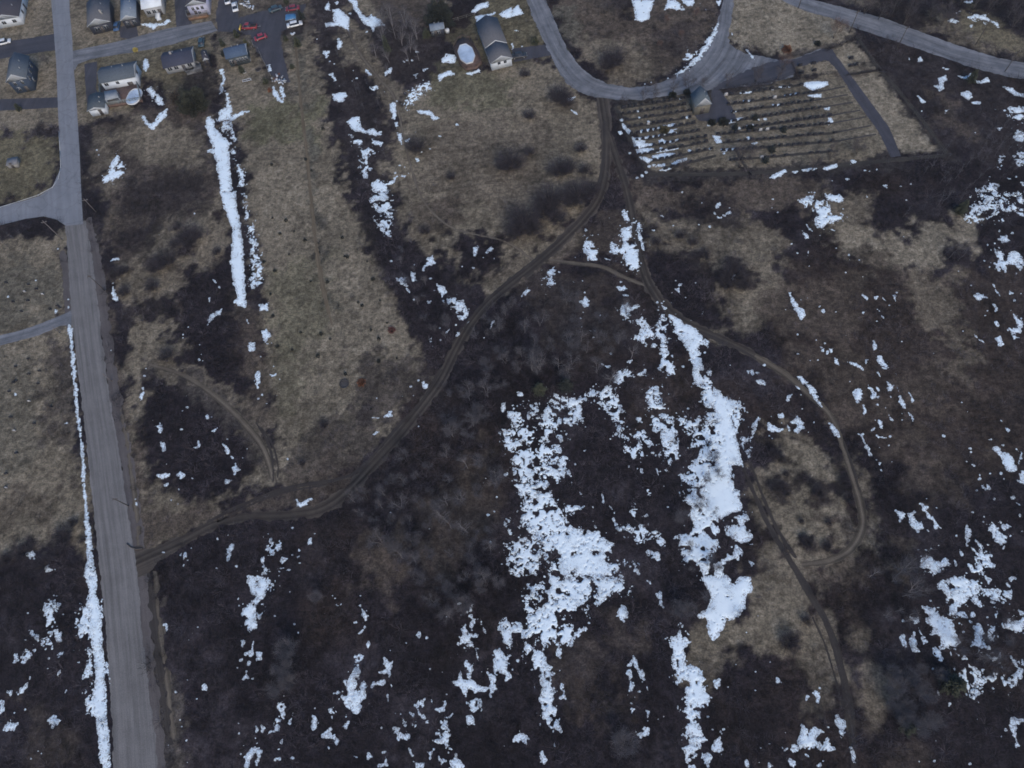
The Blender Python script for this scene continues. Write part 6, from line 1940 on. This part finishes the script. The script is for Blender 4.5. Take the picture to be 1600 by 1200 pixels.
o, q = box_thing('white_steps', 'white entry steps in front of the snowy roof house', 'steps', [(246, 33), (253, 31), (249, 22), (243, 24)], 0, .35, M_TRIM)
for k in range(3): MB().box(-.7, .7, -.9+.6*k, 1.2, .352+.2*k, .55+.2*k).build('step', M_TRIM, o)

# ---------------------------------------------------------------- vehicles
def vehicle(name, label, cat, px, py, ang_px, paint, Lg=4.6, Wd=1.8, Hb=.75, Hc=1.42, cab=(-.27, .22), rear_bed=False):
    """ang_px: (dx,dy) heading in photo pixels"""
    x, y = P(px, py); x2, y2 = P(px+ang_px[0], py+ang_px[1]); a = math.atan2(y2-y, x2-x); o = thing(name, label, cat, (x, y, 0), a)
    h = Lg/2; w = Wd/2; g = .28
    prof = [(-h, g+.12), (-h*.93, g), (h*.93, g), (h, g+.15), (h*.97, Hb*.88), (h*.62, Hb+.02), (-h*.72, Hb+.05), (-h*.98, Hb*.97)]
    b = MB(); N_ = len(prof)
    for yy, s in ((-w, .0), (-w*.92, 1), (w*.92, 1), (w, 0)):
        for X_, Z_ in prof: b.v.append((X_*(1 if s else .985), yy, Z_ if s or Z_ < .6 else Z_-.05))
    for k in range(3):
        for i in range(N_): j = (i+1) % N_; b.q.append((k*N_+i, k*N_+j, (k+1)*N_+j, (k+1)*N_+i))
    for k in (0, 3): b.t += [(k*N_, k*N_+i, k*N_+i+1) for i in range(1, N_-1)]
    b.build('body', paint, o, False)
    c0, c1 = cab[0]*Lg, cab[1]*Lg; cw, rw = w*.88, w*.72
    g_ = MB(); lo = [(c0-.25, -cw), (c1+.45, -cw), (c1+.45, cw), (c0-.25, cw)]; hi = [(c0+.15, -rw), (c1-.15, -rw), (c1-.15, rw), (c0+.15, rw)]
    g_.v = [(x_, y_, Hb) for x_, y_ in lo]+[(x_, y_, Hc-.04) for x_, y_ in hi]; g_.q = [(0, 1, 5, 4), (1, 2, 6, 5), (2, 3, 7, 6), (3, 0, 4, 7), (4, 5, 6, 7)]; g_.build('windows', M_GLASS, o)
    r = MB(); r.v = [(x_, y_, Hc-.038) for x_, y_ in hi]+[(x_*.97+.0, y_*.94, Hc) for x_, y_ in hi]; r.q = [(4, 5, 6, 7), (0, 1, 5, 4), (1, 2, 6, 5), (2, 3, 7, 6), (3, 0, 4, 7)]; r.build('roof', paint, o)
    if rear_bed: MB().box(-h*.95, c0-.3, -w*.8, w*.8, Hb+.052, Hb+.08).build('cargo_bed', M_TYRE, o)
    for sx in (-.31, .31):
        for sy in (-1, 1):
            wh = MB().tube([(sx*Lg, sy*(w-.2), .32), (sx*Lg, sy*(w+.01), .32)], [.32, .32], 14).build('wheel', M_TYRE, o); MB().tube([(sx*Lg, sy*(w+.011), .32), (sx*Lg, sy*(w+.03), .32)], [.19, .17], 10).build('rim', M_METAL, wh)
    for sy in (-1, 1): MB().box(h*.985, h*1.01, sy*w*.62-.2, sy*w*.62+.2, .52, .66).build('headlight', M_TRIM, o)
    return o
cp = lambda n, c: mat(n, c, .35, .06, 1, spec=.5)
P_WH, P_RED, P_DK, P_TEAL, P_BLUE = cp('white_paint', (.62, .65, .68)), cp('red_paint', (.20, .028, .04)), cp('black_paint', (.03, .032, .04)), cp('teal_paint', (.035, .065, .085)), cp('blue_paint', (.04, .09, .19))
vehicle('parked_car', 'long white car parked lowest at the right of the lot', 'car', 461, 40, (10, -2.4), P_WH, 5.0)
vehicle('parked_car', 'dark red car parked topmost at the right of the lot', 'car', 458, 15, (-10, 1.5), P_RED, 4.5)
vehicle('parked_car', 'dark teal car parked at the top edge of the lot', 'car', 431, 16, (10, -3.5), P_TEAL, 4.4)
vehicle('parked_car', 'bright red car parked in the middle of the lot', 'car', 408, 60, (-10, 3.5), cp('bright_red_paint', (.27, .03, .05)), 4.0)
vehicle('parked_car', 'white car pointing down at the top left of the lot', 'car', 368, 13, (2, 10), P_WH, 4.4)
vehicle('parked_car', 'pale car cut by the top edge above the lot', 'car', 356, 2, (2, 10), P_WH, 4.2)
vehicle('parked_car', 'black car parked on the asphalt driveway by the grey house', 'car', 811, 89, (10, -1.5), P_DK, 4.6)
vehicle('parked_car', 'dark teal car parked right of the bungalow near the street', 'car', 316, 68, (1, -10), P_TEAL, 4.3)
vehicle('parked_car', 'white car at the left edge on the cross street', 'car', 7, 68, (10, -2.5), P_WH, 4.8)
vehicle('parked_car', 'blue car parked between two houses at the top left', 'car', 184, 43, (1.5, -10), P_BLUE, 4.4)
tk = vehicle('plough_truck', 'red truck with yellow blade standing on the dark lot', 'truck', 391, 44, (-10, .5), cp('dark_red_paint', (.24, .035, .045)), 4.8, 1.9, .95, 1.7, (-.05, .28), True)
MB().prism([(2.9, .1), (3.0, .1), (3.25, .75), (3.1, .8)], -1.3, 1.3, 'y').build('blade', cp('yellow_paint', (.55, .40, .08)), tk); MB().tube([(-2.4, 0, .5), (-3.6, 0, .55)], [.06, .06], 5).build('hitch', M_METAL, tk)
o, q = box_thing('tarp_covered_trailer', 'trailer under a bright blue tarp between red and white cars', 'trailer', [(447, 35), (464, 32), (463, 25), (447, 27)], .45, .7, M_METAL)
tp = MB(); q = np.array(q)
for z, s in ((.705, .98), (1.15, .8), (1.3, .35)): tp.v += [(float(a*s), float(b*s), z+.06*math.sin(a*3)) for a, b in q]
for k in range(2): tp.q += [(k*4+i, k*4+(i+1) % 4, k*4+4+(i+1) % 4, k*4+4+i) for i in range(4)]
tp.q.append((8, 9, 10, 11)); tp.build('tarp', mat('blue_tarp', (.05, .16, .33), .5, .15, 1), o)
for s in (-1, 1): MB().tube([(0, s*1.0, .25), (0, s*1.15, .25)], [.25, .25], 12).build('wheel', M_TYRE, o)
# scrap, garden bits
def heap(label, px, py, n, r, mats, seed, name='scrap_pile', cat='pile'):
    rnd = random.Random(seed); x, y = P(px, py); o = thing(name, label, cat, (x, y, 0))
    for i in range(n):
        a, d = rnd.uniform(0, 6.28), rnd.uniform(0, r); L_, w_, h_ = rnd.uniform(.3, 1.1), rnd.uniform(.1, .5), rnd.uniform(.1, .5); c, s = math.cos(a*3), math.sin(a*3); b = MB().box(-L_/2, L_/2, -w_/2, w_/2, 0, h_)
        b.v = [(d*math.cos(a)+u*c-v*s, d*math.sin(a)+u*s+v*c, z+.1*rnd.random()*(z > 0)) for u, v, z in b.v]; b.build('scrap_piece', mats[i % len(mats)], o)
    return o
heap('heap of pale scrap beside the white car at the top of the lot', 384, 7, 14, 1.4, [M_WHITE, M_METAL, M_GREYS], 1); heap('scattered pale planks right of the first scrap heap', 393, 13, 7, 1.0, [M_METAL, M_WHITE], 2)
heap('white debris left at the snowy end of the parking lot', 432, 124, 16, 2.2, [M_WHITE, M_GREYS, M_METAL, M_BRICKR], 3); heap('small heap of white rubbish right of the lot end', 444, 127, 8, 1.3, [M_WHITE, M_METAL], 4)
heap('small white figure-like junk below the white car', 458, 53, 5, .6, [M_WHITE, M_STONE], 5)
o, q = box_thing('garden_bed', 'white framed narrow garden bed on the lawn', 'garden bed', [(380, 129), (393, 126), (392, 123.5), (379.5, 126.5)], 0, .22, mat('bed_soil', (.03, .025, .03), .95)); rail(o, q, 0, .3, M_TRIM, gap=.5)
def pit(label, px, py, r, m, m2, name='fire_pit'):
    x, y = P(px, py); o = thing(name, label, 'pit', (x, y, 0)); t = MB(); n = 20
    for k, (rr, z) in enumerate(((r, 0), (r, .3), (r*.85, .3), (r*.85, .05))): t.v += [(rr*math.cos(i*2*math.pi/n), rr*math.sin(i*2*math.pi/n), z) for i in range(n)]
    for k in range(3): t.q += [(k*n+i, k*n+(i+1) % n, (k+1)*n+(i+1) % n, (k+1)*n+i) for i in range(n)]
    t.build('rim', m, o); c = MB(); c.v = [(r*.84*math.cos(i*2*math.pi/n), r*.84*math.sin(i*2*math.pi/n), .06) for i in range(n)]+[(0, 0, .12)]; c.t = [(i, (i+1) % n, n) for i in range(n)]; c.build('bed', m2, o)
M_ASHES = mat('ashes', (.022, .020, .022), .95)
pit('large dark round bed with pale rim on the lawn', 404, 109, 1.0, mat('bed_rim', (.08, .075, .07), .9), M_ASHES, 'round_bed'); pit('small round stone fire pit on the lawn', 382, 113, .65, M_CONC, M_ASHES)
pit('dark tyre ring at the bottom of the central field', 538, 600, 1.2, mat('old_rubber', (.035, .035, .036), .9), mat('pit_floor', (.05, .048, .05), .95), 'tyre_ring')
x, y = P(692, 49); o = thing('water_tank', 'small white tank beside the blue-grey shed', 'tank', (P(699, 50)[0], P(699, 50)[1], 0)); MB().tube([(0, 0, 0), (0, 0, .9), (0, 0, 1.1)], [.7, .7, .4], 16).build('shell', M_TRIM, o, True); MB().cyl(0, 0, 1.1, 1.2, .18).build('lid', M_METAL, o)

# ---------------------------------------------------------------- poles, fences
def pole(label, px, py, h=8, m=None, arm=True, ang=0):
    x, y = P(px, py); o = thing('utility_pole', label, 'pole', (x, y, 0), ang); MB().tube([(0, 0, -.1), (0, 0, h)], [.12, .08], 8).build('shaft', m or M_POLE, o, True)
    if arm:
        MB().box(-.7, .7, -.045, .045, h-.75, h-.6).build('crossarm', m or M_POLE, o)
        for s in (-.62, 0, .62): MB().tube([(s, 0, h-.599), (s, 0, h-.4)], [.05, .03], 6).build('insulator', M_METAL, o)
for i, (a, b, h, m, t) in enumerate([(163.8, 454, 7.3, None, 'dark utility pole right of the gravel road, upper of two'), (201.3, 790.6, 6.2, None, 'dark utility pole right of the gravel road, lower of two'), (97.5, 374.3, 8.2, M_POLE_P, 'pale utility pole at the left cemetery corner'), (150, 331, 5.6, M_POLE_P, 'pale utility pole right of the pavement end'),
        (1524.4, 69.5, 8, None, 'dark utility pole above the main road near the right edge'), (1400.7, 77.5, 7.7, None, 'dark utility pole below the main road, fourth along from its left end'), (1247.5, 12.5, 7.5, None, 'dark utility pole at the top edge left of the main road'), (1327, 51.5, 7.5, None, 'reddish utility pole beside the hedge corner and main road'), (1570, 112, 7, None, 'dark utility pole crossing the main road near the right edge'),
        (94, 520, 3, M_POLE_P, 'short pale post beside the left cemetery path'), (175, 595, 4, M_POLE_P, 'short pale post at the gravel road shoulder')]):
    pole(t, a, b, h, m, h > 5, .3)
def fence(name, label, pts, h, m, step=2.4, rails=2, cat='fence', r=.04):
    p = wpts(pts); c = p[0]; o = thing(name, label, cat, (float(c[0]), float(c[1]), 0)); rl = MB()
    for i in range(len(p)-1):
        a, b = p[i]-c, p[i+1]-c; L_ = np.linalg.norm(b-a); n = max(1, int(L_/step))
        for k in range(n+(i == len(p)-2)): q = a+(b-a)*k/n; MB().tube([(q[0], q[1], 0), (q[0], q[1], h)], [r*1.6, r*1.6], 5).build('post', m, o)
        for k in range(rails): z = h*(k+1)/rails-.06; rl.tube([(a[0], a[1], z), (b[0], b[1], z)], [r, r], 4)
    rl.build('rail', m, o)
fence('wooden_fence', 'grey fence stepping down between lawn and parking lot', [(395, 67), (397, 74), (404, 78), (410, 92), (417, 106), (424, 120)], 1.1, mat('fence_wood', (.20, .20, .20), .9), 1.6)
fence('wooden_fence', 'thin pale fence between blue house and the lot', [(386, 81), (394, 76)], 1.0, M_WOODG, 1.5); fence('garden_fence', 'pale garden fence right of the blue-grey shed', [(695, 37), (716, 32), (742, 24)], 1.1, mat('pale_fence', (.20, .19, .17), .9), 2.2)
fence('road_curb_fence', 'white road edge rail around the left lawn corner', [(92, 205), (94, 235), (95, 262), (91, 280), (82, 293), (60, 305), (30, 315), (0, 324)], .16, M_TRIM, 60, 1, 'curb', .07)
for lab, pts in [('thin wire fence along the right edge of the paved road', [(127, 220), (130, 290), (133, 345)]), ('thin fence at the right side of the cemetery field', [(1337, 60), (1372, 107), (1420, 165), (1478, 240)]), ('thin fence at the left side of the snowy graves', [(965, 175), (982, 210), (1003, 250), (1010, 270)])]:
    fence('wire_fence', lab, pts, 1.1, M_POLE, 3.2, 2, r=.025)

# ---------------------------------------------------------------- graves
def stone_meshes():
    out = []
    for i, (w, h, t, m) in enumerate([(1.05, .95, .25, M_STONE), (1.25, .8, .28, M_STONE), (.85, 1.05, .22, M_STONE), (.9, .9, .22, M_STONE_P)]):
        s = MB(); k = 7; pr = [(-w/2, .16)]+[(w/2*math.cos(a), h*.82+h*.18*math.sin(a)) for a in np.linspace(math.pi, 0, k)]+[(w/2, .16)]; s.prism(pr, -t/2, t/2, 'y'); b = MB().box(-w/2-.14, w/2+.14, -t/2-.14, t/2+.14, -.02, .158)
        sm = s.mesh('stone'); sm.materials.append(m); bm_ = b.mesh('plinth'); bm_.materials.append(M_CONC if i == 3 else mat('grey_plinth', (.045, .045, .05), .9, spec=.1)); out.append((sm, bm_))
    return out
SM = stone_meshes()
def headstone(x, y, rz, v, label, group, z=1):
    o = thing('headstone', label, 'headstone', (x, y, 0), rz, group); o.scale = (z, z, z); link('stone', SM[v][0], None, o); link('plinth', SM[v][1], None, o)
def T_(s): ox, oy, k = s; return lambda a, b: (a/k+ox, b/k+oy)
tw, te = T_((960, 130, 7.5)), T_((1120, 120, 8))
WR = [((110, 290), (800, 180), .85), ((100, 362), (820, 252), .9), ((150, 432), (880, 322), .8), ((180, 517), (880, 402), .9), ((200, 597), (930, 470), .9), ((270, 667), (990, 558), .85), ((250, 767), (1060, 628), .9), ((290, 842), (1070, 690), .85), ((400, 922), (1130, 772), .85), ((600, 1005), (1180, 852), .5)]
ER = [((110, 232), (1060, 102), .75, 0), ((150, 347), (1240, 192), .9, 0), ((200, 445), (1185, 302), .95, 0), ((150, 567), (1280, 388), .95, 0), ((270, 652), (1410, 488), .95, 0), ((20, 720), (1380, 592), .85, 0), ((60, 825), (1470, 703), .8, 0), ((80, 925), (1530, 803), .75, 0), ((170, 1045), (1500, 927), .65, 0)]
rnd = random.Random(12); cnt = 0
for plot, rows, tf, sp in (('left', WR, tw, 1.66), ('right', ER, te, 1.62)):
    for ri, row in enumerate(rows):
        (a, b), (c, d), dens = row[0], row[1], row[2]; x0, y0 = P(*tf(a, b)); x1, y1 = P(*tf(c, d)); L_ = math.hypot(x1-x0, y1-y0); n = int(L_/sp); ang = math.atan2(y1-y0, x1-x0)
        kk = 0
        for k in range(n+1):
            if rnd.random() > dens: continue
            kk += 1; f = (k+rnd.uniform(-.12, .12))/n; v = rnd.choice([0, 0, 1, 2, 1, 0, 2, 3 if rnd.random() < .25 else 0]); cnt += 1
            headstone(x0+(x1-x0)*f, y0+(y1-y0)*f, ang+rnd.uniform(-.04, .04), v, f'{"pale" if v == 3 else "dark"} headstone, {ORD[kk-1]} from left in the {ORD[ri]} row of the {plot} plot', f'{plot} plot row {ri+1}', rnd.uniform(.75, 1.0))
for i, (a, b) in enumerate([(1329.5, 92), (1330, 103.5), (1338, 102), (1250, 103), (1271, 99.5), (1253, 115), (1272, 111)]):
    x, y = P(a, b); headstone(x, y, .1, i % 3, f'lone dark headstone in the upper cemetery lawns, {ordn(sorted([1329.5, 1330, 1338, 1250, 1271, 1253, 1272]).index(a), 7)}', 'lone stones of the upper lawns')
lg = [(10, 442), (45, 445), (57, 452), (39, 456), (67, 460), (44, 470), (34, 487), (79, 484), (21, 472), (90, 478), (94, 481), (25, 573), (45, 561), (62, 580), (45, 585), (15, 612), (25, 595), (46, 627), (54, 662), (23, 673), (26, 708), (10, 740), (10, 762), (22, 598), (80, 636), (17, 652), (60, 600)]
for i, (a, b) in enumerate(sorted(lg)):
    x, y = P(a, b); headstone(x, y, .05, 3 if i % 5 == 2 else i % 3, f'weathered low headstone on the left roadside lawn, {ordn(i, len(lg))}', 'low stones of the left lawn', .62)
print('headstones', cnt+7+len(lg))
def strips():
    for ri, (p0, p1) in enumerate([((1290, 115), (1530, 128)), ((1260, 190), (1600, 125)), ((1200, 300), (1640, 225)), ((1300, 385), (1700, 320)), ((1420, 487), (1790, 420)), ((1400, 590), (1860, 505)), ((1480, 700), (1930, 610)), ((1540, 800), (1990, 720))][1:]):
        (x0, y0), (x1, y1) = P(*te(*p0)), P(*te(*p1)); L_ = math.hypot(x1-x0, y1-y0); o = thing('grave_kerb', f'thin dark empty grave kerb continuing the {ORD[ri+1]} row rightwards', 'kerb', (x0, y0, 0), math.atan2(y1-y0, x1-x0)); MB().box(0, L_, -.2, .2, -.02, .07).build('kerb', mat('kerb_concrete', (.045, .042, .042), .9), o)
strips()
for lab, pts in [('clipped leafless hedge along the top of the cemetery lawn', [(1290, 80), (1312, 70), (1336, 61)]), ('low hedge between the two right cemetery lawns', [(1322, 118), (1350, 114), (1377, 109)]), ('low hedge under the snow patch above the grave rows', [(1130, 141), (1180, 132), (1240, 124), (1306, 115)]), ('short hedge left of the small grave lawn', [(1237, 98), (1243, 112), (1247, 122)])]:
    p = wpts(pts); c = p[0]; V = []
    for i in range(len(p)-1):
        L_ = np.linalg.norm(p[i+1]-p[i]); n = max(2, int(L_/.8))
        for k in range(n): v = shrub_verts(i*50+k, .7, .9, 14, .04); q = p[i]+(p[i+1]-p[i])*k/n-c; V.append(v+np.array([q[0], q[1], 0]))
    V = np.concatenate(V); t, q = rib_faces(len(V)//5); o = thing('clipped_hedge', lab, 'hedge', (float(c[0]), float(c[1]), 0)); link('twigs', mesh_np('twigs', V, t, q, attrs={'tone': np.full(len(V), .1)}), M_SCRUB, o)
    st = MB()
    for k in range(0, len(p)-1):
        for f in np.linspace(0, 1, 9): q = p[k]+(p[k+1]-p[k])*f-c; st.tube([(q[0], q[1], -.02), (q[0]+.05, q[1], .6)], [.04, .02], 4)
    st.build('stems', M_BARK_D, o)
# fallen culvert pipe where the track joins the road
x, y = P(210, 857); o = thing('drain_pipe', 'dark curved drain pipe where the track meets the gravel road', 'pipe', (x, y, 0)); MB().tube([(-1.9, 1.0, .15), (-.8, .25, .15), (.6, -.15, .15), (1.9, 0, .15)], [.15]*4, 8).build('pipe', M_POLE, o, True)
# ---------------------------------------------------------------- the thin dusk air
_hb = MB().box(-3400, 3400, -3400, 3500, -1.5, CAM_H+6)
_hm = bpy.data.materials.new('haze'); _hm.use_nodes = True; _nt = _hm.node_tree; _nt.nodes.clear()
_ho = _nt.nodes.new('ShaderNodeOutputMaterial'); _hv = _nt.nodes.new('ShaderNodeVolumePrincipled'); _hv.inputs['Color'].default_value = (.82, .88, .97, 1); _hv.inputs['Density'].default_value = .00013; _hv.inputs['Anisotropy'].default_value = .2
_nt.links.new(_hv.outputs[0], _ho.inputs['Volume'])
tag(_hb.build('haze', _hm), kind='stuff')
